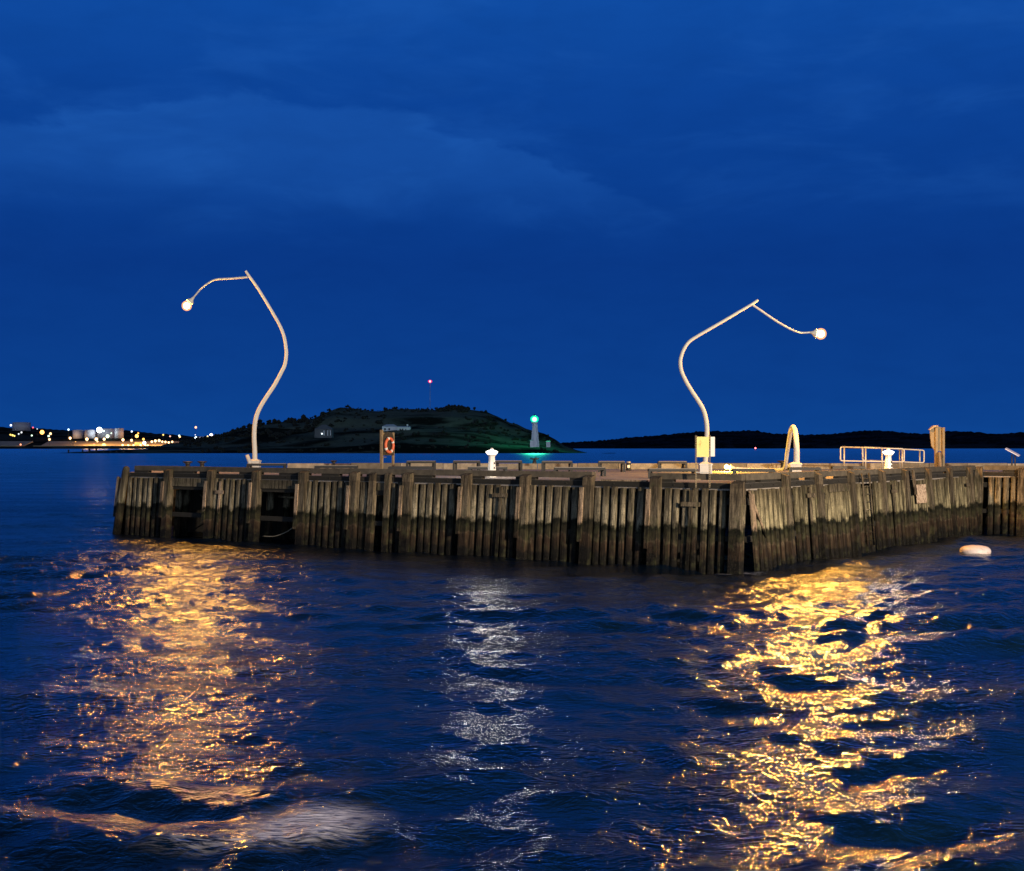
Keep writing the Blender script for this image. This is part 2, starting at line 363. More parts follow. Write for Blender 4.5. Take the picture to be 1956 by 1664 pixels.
# scrub on the crest and slopes reads as one mass
sc = MB()
def clump(c, r):
    n = 8
    for i in range(5):
        o = Vector((random.gauss(0, .5), random.gauss(0, .5), random.gauss(0.2, .3))) * r; rr = r * random.uniform(.35, .75)
        prof = [(0.05, -.8), (.75, -.45), (1, .05), (.7, .6), (.08, .95)]
        sc.ring_faces([[Vector(c) + o + Vector((rr * p * math.cos(6.283 * j / n + i) * random.uniform(.75, 1.25), rr * p * math.sin(6.283 * j / n + i) * random.uniform(.75, 1.25), rr * zz * random.uniform(.8, 1.2))) for j in range(n)] for p, zz in prof], True, None, False)
def on_island(px, t_):
    yy = 870 + t_ * 130; x = (px - CX) / F * yy; z = float(isl_z(np.array([x]), np.array([yy]))[0]); return Vector((x, yy, z))
for i in range(120):
    px = random.uniform(340, 620); clump(on_island(px, random.uniform(.55, 1.0)), random.uniform(1.2, 3.0))
for i in range(60):
    px = random.uniform(838, 893); clump(on_island(px, random.uniform(.85, 1.05)), random.uniform(1.0, 2.2))
for i in range(45):
    px = random.uniform(740, 840); clump(on_island(px, random.uniform(.9, 1.05)), random.uniform(.6, 1.3))
for i in range(70):
    px = random.uniform(880, 1060); clump(on_island(px, random.uniform(.25, .75)), random.uniform(.8, 2.0))
for i in range(230):
    px = random.uniform(360, 1060); clump(on_island(px, random.choice([.04, .07, .22, .33, .42, .5, .62]) + random.uniform(-.03, .03)), random.choice([.5, .7, 1.0, 1.9]) * random.uniform(.7, 1.2))
for i in range(70):
    px = random.uniform(345, 1000); c = on_island(px, random.uniform(.9, 1.08)); clump(c + Vector((0, 0, random.uniform(0, 1.2))), random.uniform(.4, 1.6))
for i in range(50):
    px = random.uniform(600, 740); clump(on_island(px, random.uniform(.5, 1.0)), random.uniform(.6, 1.6))
tag(sc.build('island_scrub', M['scrub']), 'dark scrub growing over the slopes of the island', 'scrub', kind='stuff')

HIL = [(1040, 850), (1085, 847), (1130, 844), (1170, 841), (1200, 837), (1230, 835), (1270, 832), (1300, 829), (1340, 826), (1400, 825), (1440, 824), (1470, 829), (1540, 832), (1600, 830), (1650, 824),
       (1690, 824), (1720, 828), (1780, 831), (1810, 825), (1850, 826), (1890, 830), (1910, 830), (1956, 827), (2200, 824), (2600, 835)]
def hil_z(x, y):
    yr = 2600.0; px = CX + x / yr * F; top = (HY - interp(px, HIL)) / F * yr + H
    t_ = (y - 2166) / (yr - 2166); pr = np.interp(t_, [-.1, 0, .02, 1, 1.4], [-.2, 0, .12, 1, .6])
    jag = np.abs(vnoise(x, y, 9, 3, 0.03)) * 2.0 + rng.random(x.shape) * 2.2
    return top * pr + jag * np.clip(t_ * 8, 0, 1) - 0.2
terrain('hills', np.arange(40, 1700, 3.5), np.linspace(2150, 2900, 26), hil_z, M['hill'], 'low dark wooded hills along the right horizon')

SHO = [(-400, 812), (-60, 816), (0, 816), (24, 819), (60, 818), (100, 821), (130, 823), (180, 825), (240, 823), (300, 829), (330, 831), (360, 834), (400, 836), (430, 839), (520, 846)]
def sho_z(x, y):
    yr = 2600.0; px = CX + x / yr * F; top = (HY - interp(px, SHO)) / F * yr + H
    pr = np.interp(y, [1980, 2000, 2004, 2036, 2072, 2300, 2600, 3000], [-2, -.3, 3.6, 4.0, 9.5, 14.5, 0, 0])
    k = np.clip((y - 2300) / 300, 0, 1)
    jag = rng.random(x.shape) * 2.0
    return np.where(y <= 2300, np.minimum(pr, top), 14.5 * (1 - k) * (top > 14) + np.minimum(14.5, top) * (1 - k) * (top <= 14) + top * k + jag * k * (y < 2700)) - np.clip((y - 2600) / 400, 0, 1) * 30
terrain('shore', np.arange(-1500, -330, 6.0), np.array([1980, 1995, 2000, 2004, 2020, 2036, 2054, 2072, 2100, 2150, 2200, 2250, 2300, 2360, 2420, 2480, 2540, 2600, 2700, 3000.]), sho_z, M['shore'], 'low industrial far shore at the left horizon')
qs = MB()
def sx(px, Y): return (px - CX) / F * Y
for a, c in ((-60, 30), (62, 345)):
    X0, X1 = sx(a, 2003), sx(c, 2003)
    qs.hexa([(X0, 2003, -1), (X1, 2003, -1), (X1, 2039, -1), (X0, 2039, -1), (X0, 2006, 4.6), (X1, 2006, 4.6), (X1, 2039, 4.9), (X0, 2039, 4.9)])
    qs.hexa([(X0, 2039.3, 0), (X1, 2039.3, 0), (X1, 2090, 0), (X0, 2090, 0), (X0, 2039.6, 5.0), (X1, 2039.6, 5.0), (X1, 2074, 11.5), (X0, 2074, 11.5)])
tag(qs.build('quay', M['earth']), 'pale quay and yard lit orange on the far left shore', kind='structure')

# ------------------------------------------------------------------ the timber pier
class Face:
    def __init__(s, O, D, bat=0.086):
        s.O = Vector((O[0], O[1])); d = Vector((D[0], D[1])) - s.O; s.L = d.length; s.u = d / s.L; s.n = Vector((s.u.y, -s.u.x)); s.b = bat
    def pt(s, q, out, z):
        p = s.O + s.u * q + s.n * (out + s.b * (DZ - z)); return Vector((p.x, p.y, z))
    def s_of(s, px, z=3.2, out=0.0):
        o = s.O + s.n * (out + s.b * (DZ - z)); k = px - CX
        return (k * o.y - F * o.x) / (F * s.u.x - k * s.u.y)
    def bx(s, mb, s0, s1, o0, o1, z0, z1, lean=0.0, rnd=None, slope=0.0):
        """box on the face; lean shifts the foot along the face, slope drops the top of its outer edge"""
        mb.hexa([s.pt(s0 + lean, o1, z0), s.pt(s1 + lean, o1, z0), s.pt(s1 + lean, o0, z0), s.pt(s0 + lean, o0, z0),
                 s.pt(s0, o1, z1 - slope), s.pt(s1, o1, z1 - slope), s.pt(s1, o0, z1), s.pt(s0, o0, z1)], rnd)
DZ = 3.49; KT = 3.86
A = Vector((-750 / F * 76.0, 76.0)); B = Vector((452 / F * 53.3, 53.3)); C = Vector((898 / F * 77.4, 77.4))
u1 = (B - A).normalized(); n1v = Vector((u1.y, -u1.x)); u2 = (C - B).normalized(); n2v = Vector((u2.y, -u2.x))
off = 0.55
A2 = A - n1v * off; B2 = B - n1v * off - n2v * off; C2 = C - n2v * off - n1v * off; D2 = C2 + u1 * 26
FR = Face(A2, B2); RI = Face(B2, C2); IN = Face(C2, D2)
pier = empty('pier', (0, 66, 0), 'old timber pier with plank sheathing, square piles and weed below the tide line', 'pier')
BACK = 87.0
# deck slab
dk = MB(); poly = [A2, B2, C2, D2, Vector((60, BACK)), Vector((-22.4, BACK - 1))]
dk.prism([(p.x, p.y, DZ - 0.3) for p in poly], (0, 0, 0.3)); dk.build('deck', M['deck'], pier)
# rim beams under the deck edge
for f, s0, s1 in ((FR, 0.3, FR.L - 0.0), (RI, 0.05, RI.L), (IN, 0.05, IN.L)):
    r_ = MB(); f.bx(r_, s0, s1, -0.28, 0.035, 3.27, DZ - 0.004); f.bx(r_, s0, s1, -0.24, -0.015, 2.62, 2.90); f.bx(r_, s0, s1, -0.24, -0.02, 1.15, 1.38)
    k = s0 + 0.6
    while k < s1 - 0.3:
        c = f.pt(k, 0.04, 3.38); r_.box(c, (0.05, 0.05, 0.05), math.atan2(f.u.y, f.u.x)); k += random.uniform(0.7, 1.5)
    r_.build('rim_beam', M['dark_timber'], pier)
# kerb beams raised on blocks: the lit deck shows through the slots
def kerb(f, s0, s1, slots, mat='beam'):
    k = MB(); cuts = []; q_ = s0
    while q_ < s1 - 0.2:
        e = min(s1, q_ + random.uniform(4.0, 6.5)); e = s1 if s1 - e < 1.5 else e; cuts.append((q_, e)); q_ = e
    for a, c in cuts: f.bx(k, a + 0.006, c - 0.006, -0.30 + random.uniform(-.01, .01), 0.03 + random.uniform(-.012, .012), DZ + 0.115, KT + random.uniform(-.012, .012))
    k.build('kerb_beam', M[mat], pier)
    q_ = s0
    for a, c in sorted(slots) + [(s1, s1)]:
        a2 = min(max(a, s0), s1)
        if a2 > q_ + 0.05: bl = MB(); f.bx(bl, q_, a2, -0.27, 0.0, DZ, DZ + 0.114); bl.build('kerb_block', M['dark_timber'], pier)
        q_ = max(q_, c)
fs = lambda px: FR.s_of(px, 3.55); rs = lambda px: RI.s_of(px, 3.55); ins = lambda px: IN.s_of(px, 3.55)
SL = [(282, 312), (369, 381), (411, 457), (497, 533), (588, 614), (647, 666), (685, 700), (748, 767), (786, 790), (825, 880), (920, 985), (1022, 1088)]
kerb(FR, fs(257), fs(1131), [(fs(a), fs(c)) for a, c in SL])
kerb(FR, fs(1241), FR.L - 0.02, [(fs(1285), fs(1406))])
kerb(RI, 0.34, RI.L, [(rs(a), rs(c)) for a, c in ((1443, 1453), (1485, 1492), (1526, 1548), (1577, 1602), (1700, 1704), (1770, 1774), (1802, 1812))])
kerb(IN, 0.5, IN.L, [(ins(1880), ins(1915))])
fb_ = MB(); FR.bx(fb_, fs(1148), fs(1238), -0.02, 0.06, DZ + 0.003, DZ + 0.06); fb_.build('edge_batten', M['fender'], pier)
# piles with sloped heads, each with a pale fender board on its left side
def pile(f, q_, wd, top=3.74, fender=True, out=0.34, mat='pile', fl=None):
    p = MB(); lean = random.uniform(-.05, .05)
    f.bx(p, q_ - wd / 2, q_ + wd / 2, 0.04, out, 3.30, top, 0, None, 0.10)
    f.bx(p, q_ - wd / 2, q_ + wd / 2, -0.06, out, -1.2, 3.297, lean)
    p.build('pile', M[mat], pier)
    if fender:
        b_ = MB(); f.bx(b_, q_ - wd / 2 - 0.10, q_ - wd / 2 + 0.09, out + 0.004, out + 0.07, 0.86 + random.uniform(-.15, .25) if fl is None else fl, 3.12 + random.uniform(-.1, .1), -0.02); b_.build('fender_board', M['fender'], pier)
for px, wd, fe in ((319, .42, 1), (401, .40, 1), (487, .42, 1), (577, .44, 1), (675, .44, 1), (777, .46, 1), (889, .42, 1), (1001, .42, 1), (1122, .43, 1), (1250, .42, 1)):
    pile(FR, FR.s_of(px, 3.5, 0.3), wd, 3.74, bool(fe))
pile(FR, FR.s_of(711, 3.5, .15), .34, 3.70, False, .2); pile(FR, FR.s_of(741, 3.5, .15), .32, 3.70, False, .2)
pile(FR, FR.L - 0.10, .50, 3.585, False, .34)
cb = MB(); RI.bx(cb, -0.10, 0.22, 0.30, 0.38, 0.55, 3.08, 0); cb.build('fender_board', M['fender'], pier)
lb = MB(); a = RI.pt(0.25, .14, 3.22); c = RI.pt(1.45, .16, 1.3); lb.tube([a, c], 0.05, 6); lb.build('brace', M['fender'], pier)
e_ = MB(); p0 = FR.pt(0.12, 0.2, 3.86); e_.tube([FR.pt(-0.35, .25, -1), FR.pt(-.12, .2, 2.0), FR.pt(0.1, .18, 3.6), FR.pt(0.14, .18, 3.78), FR.pt(0.15, .18, 3.84)], [.23, .22, .20, .16, .05], 12); e_.build('corner_log', M['plank'], pier)
e_ = MB(); FR.bx(e_, -0.52, -0.34, .2, .3, 1.0, 3.25, -.1); e_.build('fender_board', M['fender'], pier)
for px, wd in ((1508, .42), (1570, .40), (1632, .40), (1691, .40), (1735, .42), (1779, .40), (1819, .42), (1857, .46)):
    pile(RI, RI.s_of(px, 3.5, .3), wd, 3.82, False, .26)
pile(IN, 0.25, .4, 3.8, False, .2); pile(IN, IN.s_of(1954, 3.4, .1), .42, 3.75, False, .3)
# plank panels
def panel(f, s0, s1, n, gap=0.26, top=3.235, gaps=(), end_gap=0.0):
    gap = gap + (.16 if f is RI else .07); th = .15; p = MB(); wd = (s1 - s0 - end_gap) / n
    for i in range(n):
        if i in gaps: continue
        a = s0 + i * wd + wd * gap * random.uniform(.3, .7); c = a + wd * (1 - gap) * random.uniform(.86, 1.08)
        tp = top + random.uniform(-.05, .04); ln = random.uniform(-.03, .03); oo = random.uniform(-.02, .03); ch = 0.05
        # rounded arrises: an eight-sided board
        def sec(z, sh): return [f.pt(a + sh, oo - .06, z), f.pt(a + sh, 0.055 + oo, z), f.pt(a + ch + sh, 0.095 + oo, z), f.pt((a + c) / 2 + sh, 0.11 + oo, z), f.pt(c - ch + sh, 0.095 + oo, z), f.pt(c + sh, 0.055 + oo, z), f.pt(c + sh, oo - .06, z)]
        p.ring_faces([sec(-1.0, ln), sec(1.2, ln * .6 + random.uniform(-.008, .008)), sec(2.3, ln * .3 + random.uniform(-.008, .008)), sec(tp, 0)], True, None, False)
    p.build('plank_panel', M['plank_side' if f is RI else 'plank'], pier)
ff = lambda px: FR.s_of(px, 3.2, .1); rr_ = lambda px: RI.s_of(px, 3.2, .1); ii_ = lambda px: IN.s_of(px, 3.2, .1)
panel(FR, ff(243), ff(312), 7)
panel(FR, ff(406), ff(481), 7, .25)
panel(FR, ff(584), ff(668), 7, .2)
panel(FR, ff(685), ff(703), 1, .2); panel(FR, ff(746), ff(768), 2, .25)
panel(FR, ff(786), ff(881), 6, .16, end_gap=.32)
panel(FR, ff(897), ff(993), 6, .2, end_gap=.18)
panel(FR, ff(1009), ff(1113), 6, .16, end_gap=.2)
panel(FR, ff(1132), ff(1241), 6, .24, end_gap=.25)
panel(FR, ff(1266), ff(1408), 8, .2, gaps=())
kn = MB(); FR.bx(kn, ff(1409), ff(1424), 0, .12, 1.9, 2.65); kn.build('plank_stub', M['plank'], pier)
panel(RI, rr_(1437), rr_(1449), 2, .1, 3.2); panel(RI, rr_(1450), rr_(1501), 6, .24, 3.22); panel(RI, rr_(1517), rr_(1565), 6, .24, 3.26); panel(RI, rr_(1578), rr_(1626), 6, .2, 3.24)
panel(RI, rr_(1637), rr_(1646), 1, .2); panel(RI, rr_(1648), rr_(1663), 2, .1, 3.1); panel(RI, rr_(1669), rr_(1684), 2, .25); panel(RI, rr_(1696), rr_(1729), 5, .22); panel(RI, rr_(1741), rr_(1774), 6, .2)
panel(RI, rr_(1784), rr_(1814), 6, .2); panel(RI, rr_(1824), rr_(1851), 5, .2); panel(RI, rr_(1862), rr_(1872), 2, .2)
panel(IN, ii_(1885), ii_(1943), 4, .24, 3.22); 
q_ = ii_(1968)
while q_ < IN.L - 3.2:
    panel(IN, q_, q_ + 2.5, 5, .24, 3.22); pile(IN, q_ + 2.75, .42, 3.75, False, .3); q_ += 3.0
# header beams over the two open bays, and a facing board on the right wall
for a, c in ((325, 395), (494, 570)):
    h_ = MB(); FR.bx(h_, ff(a), ff(c), -.02, .10, 2.80, 3.24); h_.build('header_beam', M['plank'], pier)
h_ = MB(); FR.bx(h_, ff(719), ff(733), -.05, .05, 2.85, 3.22); h_.build('header_beam', M['plank'], pier)
h_ = MB(); RI.bx(h_, rr_(1581), rr_(1618), .135, .20, 2.92, 3.27); h_.build('facing_board', M['plank'], pier)
# upright rods with a cross bar bolted over the planks
def cross(f, px, bw, z_top, foot, zb):
    c = MB(); q_ = f.s_of(px, zb, .15); f.bx(c, q_ - .07, q_ + .07, .145, .20, foot, z_top, -.10); f.bx(c, q_ - bw, q_ + bw * .95, .205, .25, zb - .09, zb + .09); c.build('cross_timber', M['fender' if px < 700 else 'pile'], pier)
cross(FR, 421, .34, 3.12, 0.0, 2.55); cross(FR, 957, .42, 3.16, -.3, 2.78); cross(FR, 1321, .44, 3.2, -.3, 2.62); cross(RI, 1547, .45, 3.22, .1, 2.85); cross(RI, 1706, .35, 3.1, 0, 2.75); cross(RI, 1847, .35, 3.1, .2, 2.8)
# inside the open bays: added dark backing, round piles, stray braces, a slack rope
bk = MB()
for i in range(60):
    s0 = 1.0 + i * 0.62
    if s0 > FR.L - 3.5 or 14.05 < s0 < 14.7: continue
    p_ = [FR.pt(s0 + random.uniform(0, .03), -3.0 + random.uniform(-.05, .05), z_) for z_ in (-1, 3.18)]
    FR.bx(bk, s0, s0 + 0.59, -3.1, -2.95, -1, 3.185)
bk.build('added_backing', M['dark_timber'], pier)  # added to block light from behind and keep the open bays dark
for px, o_ in ((343, -1.1), (357, -1.6), (517, -1.2), (549, -2.4), (727, -1.8)):
    p = MB(); q_ = FR.s_of(px, 2.4, o_); p.tube([FR.pt(q_, o_, -1), FR.pt(q_, o_, 2.55)], .20, 10); p.build('pile', M['plank'], pier)
for a, oa, za, c, oc, zc, r_ in ((368, -.5, 2.35, 392, -.4, 1.75, .03), (358, -.6, .45, 388, -.5, 1.0, .035), (505, -1.0, 2.35, 545, -1.0, 2.3, .06)):
    br = MB(); br.tube([FR.pt(ff(a), oa, za), FR.pt(ff(c), oc, zc)], r_, 6); br.build('brace', M['pile'], pier)
rp = MB(); rp.tube(spline([FR.pt(ff(497), -.3, .33), FR.pt(ff(520), -.3, .36), FR.pt(ff(545), -.2, .62), FR.pt(ff(562), -.1, .92)]), .022, 6); rp.build('rope', M['rope'], pier)
# far edge sill, left end and far side sheathing
sl = MB(); xa = sx(551, BACK); q_ = xa
while q_ < 48:
    e = q_ + random.uniform(1.2, 3.2); sl.box(((q_ + e) / 2, BACK - .25, DZ + .19 + random.uniform(-.02, .02)), (e - q_ - .03, .42 + random.uniform(-.05, .05), .375), random.uniform(-.01, .01)); q_ = e
sl.build('sill', M['sill'], pier)
bw = MB(); bw.box((18.5, BACK - .16, 1.1), (82, .12, 4.1)); bw.box((-22.05, 81.2, 1.1), (.12, 9.0, 4.1), R(-2)); bw.build('sheathing', M['plank'], pier)

# ------------------------------------------------------------------ bent street lamps
def glow(parent, c, r, col, L):
    '''the light a lamp gives: a sphere light the size of its globe, radiance L'''
    d = bpy.data.lights.new('glow', 'POINT'); d.color = col; d.shadow_soft_size = r * 1.06; d.energy = L * math.pi * 4 * math.pi * r * r
    o = bpy.data.objects.new('glow', d); COL.objects.link(o); o.parent = parent; org = Vector(parent.location)
    if parent.parent is not None: org = org + Vector(parent.parent.location)
    o.location = Vector(c) - org; return o
def bulb_mat(name, col, s):
    # a clear glowing glass globe: lets the lamp's own light through
    m = bpy.data.materials.new(name); m.use_nodes = True; t = NT(m.node_tree); t.n.remove(t.n['Principled BSDF']); m.cycles.emission_sampling = 'NONE'
    e = t.node('ShaderNodeEmission'); e.inputs[0].default_value = (*col, 1); e.inputs[1].default_value = s; tr = t.node('ShaderNodeBsdfTransparent')
    a = t.node('ShaderNodeAddShader'); t.l.new(e.outputs[0], a.inputs[0]); t.l.new(tr.outputs[0], a.inputs[1]); t.l.new(a.outputs[0], t.n['Material Output'].inputs[0]); return m
SOD = (1.0, 0.45, 0.06)
M['bulb'] = bulb_mat('sodium_bulb', (1.0, .40, .03), .72)
M['bulb_right'] = bulb_mat('sodium_bulb_bright', (1.0, .40, .03), .75)
M['bulb_low'] = bulb_mat('sodium_bulb_fallen', (1.0, 0.62, 0.02), .75); M['arc'] = bulb_mat('arc_tube', (1.0, .80, .42), 9)
def plinth(mb, x, y, w_=.62, h_=.50):
    mb.box((x, y, DZ + h_ / 2 + .004), (w_, w_, h_)); z = DZ + h_ + .004; a, b_ = w_ / 2 + .04, w_ / 2 - .14
    mb.hexa([(x - a, y - a, z), (x + a, y - a, z), (x + a, y + a, z), (x - a, y + a, z), (x - a, y - a, z + .06), (x + a, y - a, z + .06), (x + a, y + a, z + .06), (x - a, y + a, z + .06)])
    mb.hexa([(x - a, y - a, z + .06), (x + a, y - a, z + .06), (x + a, y + a, z + .06), (x - a, y + a, z + .06), (x - b_, y - b_, z + .16), (x + b_, y - b_, z + .16), (x + b_, y + b_, z + .16), (x - b_, y + b_, z + .16)])
def bent_lamp(Yb, pole_px, r0, r1, arm_px, ra, head, bulb, rb, label, bmat, lp):
    base_x = (pole_px[0][0] - CX) / F * Yb; L = empty('bent_street_lamp', (base_x, Yb, DZ), label, 'street lamp', 'bent lamps on the pier')
    pts = spline([P(a, c, Yb) for a, c in pole_px], 14); pts = [Vector((pts[0].x, Yb, DZ + .3))] + pts
    mb = MB(); mb.tube(pts, list(np.linspace(r0, r1, len(pts))), 28); mb.build('pole', M['pole'], L)
    mb = MB(); plinth(mb, base_x, Yb); mb.build('plinth', M['pole'], L)
    ap = spline([P(a, c, Yb) for a, c in arm_px], 12); mb = MB(); mb.tube(ap, list(np.linspace(ra, ra * .8, len(ap))), 18); mb.build('arm', M['pole'], L)
    d = (P(*bulb, Yb) - P(*head, Yb)); mb = MB(); h0 = P(*head, Yb)
    mb.tube([h0, h0 + d * .25, h0 + d * .45, h0 + d * .62], [ra * 1.0, ra * 1.6, rb * .75, rb * .8], 12); hd = mb.build('lamp_head', M['pole'], L)
    mb = MB(); mb.ball(P(*bulb, Yb), rb, sq=(1, 1, 1)); mb.build('bulb', bmat, hd); mb = MB(); mb.ball(P(*bulb, Yb), rb * .62); mb.build('arc_tube', M['arc'], hd); glow(hd, P(*bulb, Yb), rb, SOD, lp)
    return L
left_lamp = bent_lamp(84.0, [(487, 880), (486.5, 860), (485.5, 835), (486.5, 813), (490, 795), (497, 778), (509, 758.5), (524, 736), (536, 714), (544, 697), (547, 677), (546, 662), (542.6, 642.7), (535, 623), (523, 601), (507, 574), (490, 547), (472, 522), (469.5, 517.6)], .150, .072,
          [(473, 529.5), (443, 532), (413, 534), (398.5, 540.5), (384, 551.6), (370, 567.6)], .065, (370, 567.6), (356.7, 584.3), .31,
          'cream lamp post on the left end of the pier, top bent left', M['bulb'], 1550)
right_lamp = bent_lamp(70.0, [(1347, 885), (1349, 860), (1350.3, 833.6), (1350.3, 816), (1348.4, 800.6), (1343.5, 783), (1333.8, 765.7), (1322, 748), (1310.5, 728.7), (1301.8, 709.3), (1299.4, 693.8), (1300.8, 682), (1306.6, 666.6), (1316.3, 653), (1331.9, 642.3), (1357, 627.7), (1384, 612), (1411.5, 595.7), (1434.9, 582), (1447.5, 573.3)], .125, .066,
          [(1436.8, 582), (1454, 593.7), (1477.6, 610), (1499, 622.9), (1516.5, 631.6), (1530, 635.5), (1539.8, 635.5), (1547.6, 634.8)], .055, (1547, 635), (1568, 637.8), .29,
          'cream lamp post behind the yellow signboard, its bent top pointing right', M['bulb_right'], 3700)
lp_ = empty('leaning_post', P(478, 898, 83.0), 'short pale post leaning left against the foot of the left bent lamp', 'post')
mb = MB(); mb.tube([P(480.5, 895, 83.0), P(476.5, 882, 83.0), P(472, 869, 83.0)], [.13, .12, .11], 8); mb.build('stake', M['pole'], lp_)
# the third lamp has collapsed: it arches over and its head lies on the deck
FY = 70.0
fl = empty('fallen_street_lamp', (sx(1521, FY), FY, DZ), 'collapsed cream lamp post arched over with its lit head lying on the deck', 'street lamp', 'bent lamps on the pier')
path = [(1521.8, 884, 70), (1521.8, 861, 70), (1521, 846, 70.1), (1520, 833.7, 70.4), (1518.6, 823.5, 71), (1515, 816, 72), (1511, 821, 73), (1508.4, 833.7, 74), (1505.8, 851, 75), (1503.5, 865.4, 75.8), (1501.5, 882, 76.4), (1499, 893, 77)]
pp = [P(*q_) for q_ in path]; zt = DZ + .13
pp += [Vector((sx(1492, 77.8), 77.8, zt)), Vector((sx(1470, 78.2), 78.2, zt)), Vector((sx(1435, 78.5), 78.5, zt)), Vector((sx(1404, 78.6), 78.6, zt + .05))]
pts = spline(pp, 12); mb = MB(); mb.tube([Vector((pts[0].x, FY, DZ + .3))] + pts, list(np.linspace(.150, .080, len(pts) + 1)), 24); mb.build('pole', M['pole'], fl)
mb = MB(); plinth(mb, sx(1521, FY) - .07, FY, .56, .50); mb.build('plinth', M['pole'], fl)
h0 = Vector((sx(1404, 78.6), 78.6, zt + .05)); h1 = Vector((sx(1388, 78.6), 78.6, H - (892 - HY) / F * 78.6))
mb = MB(); mb.tube([h0, h0.lerp(h1, .3), h0.lerp(h1, .6)], [.08, .13, .15], 12); hd = mb.build('lamp_head', M['pole'], fl)
mb = MB(); mb.ball(h1, .17); mb.build('bulb', M['bulb_low'], hd); mb = MB(); mb.ball(h1, .12); mb.build('arc_tube', M['arc'], hd); glow(hd, h1, .17, (1.0, .56, .05), 1500)

# ------------------------------------------------------------------ lighthouse-shaped bollard lights
M['lantern'] = bulb_mat('lantern_white', (1.0, .93, .80), 1.6)
def bollard(px, Y, k, label):
    x = sx(px, Y); o = empty('bollard_light', (x, Y, DZ), label, 'bollard light', 'little lighthouse bollards on the pier')
    mb = MB(); mb.lathe((x, Y, DZ), [(.23 * k, .004), (.23 * k, .05), (.145 * k, .92 * k), (.155 * k, .98 * k)], 8, None, False, R(22.5)); sh = mb.build('shaft', M['white'], o)
    for z in (.25, .45, .66): mb = MB(); mb.box((x + .115 * k, Y - .19 * k + .06 * k * z, DZ + z * k), (.05, .05, .09), R(30)); mb.build('window', M['iron'], sh)
    mb = MB(); mb.lathe((x, Y, DZ), [(.16 * k, .98 * k), (.24 * k, 1.06 * k), (.25 * k, 1.075 * k)], 8, None, False, R(22.5)); mb.build('gallery', M['white'], o)
    mb = MB(); mb.lathe((x, Y, DZ), [(.22 * k, 1.077 * k), (.31 * k, 1.17 * k), (.30 * k, 1.20 * k), (.16 * k, 1.262 * k)], 8, None, False, R(22.5)); lt = mb.build('lantern', M['lantern'], o); glow(lt, (x, Y, DZ + 1.15 * k), .30 * k, (1.0, .92, .78), 70)
    mb = MB(); mb.lathe((x, Y, DZ), [(.09 * k, 1.263 * k), (.10 * k, 1.29 * k), (.06 * k, 1.35 * k), (.02 * k, 1.37 * k)], 8); mb.build('cap', M['white'], o)
bollard(939.5, 64.3, 1.02, 'white lighthouse shaped bollard light at the middle of the pier edge')
bollard(1697, 70.6, .99, 'white lighthouse shaped bollard light in front of the handrails')

# ------------------------------------------------------------------ benches
def bench(px0, px1, py_seat, label, seat_h=.45, depth=.5, turn=0.0, row='far', dark=False):
    Y = (H - DZ - seat_h) * F / (py_seat - HY); xa, xb = sx(px0, Y), sx(px1, Y); xm, Lx = (xa + xb) / 2, xb - xa
    o = empty('bench', (xm, Y, DZ), label, 'bench', 'backless benches on the pier')
    rz = turn; Mz = Matrix.Rotation(rz, 3, 'Z'); W = lambda x, y, z: Vector((xm, Y, DZ)) + Mz @ Vector((x, y, z))
    mb = MB()
    for i in range(4): mb.box(W(0, -depth / 2 + (i + .5) * depth / 4, seat_h - .012), (Lx * .94, depth / 4 - .015, .024), rz)
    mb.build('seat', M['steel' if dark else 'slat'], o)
    mb = MB()
    for y in (-depth / 2 + .03, depth / 2 - .03): mb.box(W(0, y, seat_h - .082), (Lx * .98, .07, .112), rz)
    mb.build('rail', M['steel'], o)
    for sgn in (-1, 1):
        mb = MB()
        for y in (-depth / 2 + .03, depth / 2 - .03): mb.box(W(sgn * (Lx / 2 - .06 - (.12 if y > 0 else 0)), y, (seat_h - .14) / 2 + .002), (.12, .12, seat_h - .14), rz)
        mb.box(W(sgn * (Lx / 2 - .10), 0, seat_h - .17), (.05, depth, .05), rz); mb.build('leg', M['steel'], o)
    return o
bench(472, 548, 885.3, 'bench with an amber lit seat in front of the left bent lamp'); bench(601, 684, 889, 'dark bench between the left bent lamp and the life ring stand')
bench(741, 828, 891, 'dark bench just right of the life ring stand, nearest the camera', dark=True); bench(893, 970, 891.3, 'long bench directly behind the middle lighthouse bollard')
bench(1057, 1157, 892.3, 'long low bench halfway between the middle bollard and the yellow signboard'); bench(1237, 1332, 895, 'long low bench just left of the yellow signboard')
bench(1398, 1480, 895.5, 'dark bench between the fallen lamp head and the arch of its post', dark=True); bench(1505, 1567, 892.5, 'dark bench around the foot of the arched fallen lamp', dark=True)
fx_ = .62
bench(776, 833, 880.3, 'small far bench just right of the life ring stand', fx_); bench(865, 918, 880, 'small far bench left of the middle lighthouse bollard', fx_)
bench(945, 998, 879.8, 'small far bench right of the middle lighthouse bollard', fx_); bench(1034, 1094, 880.6, 'small far bench beside the forked mooring cleat', fx_)
bench(1142, 1194, 880.8, 'small far bench touching the black litter bin', fx_); bench(1256, 1312, 881, 'small far bench behind the bench near the yellow signboard', fx_)
bench(1588, 1652, 890.5, 'dark bench at the left end of the handrails', .38, dark=True)

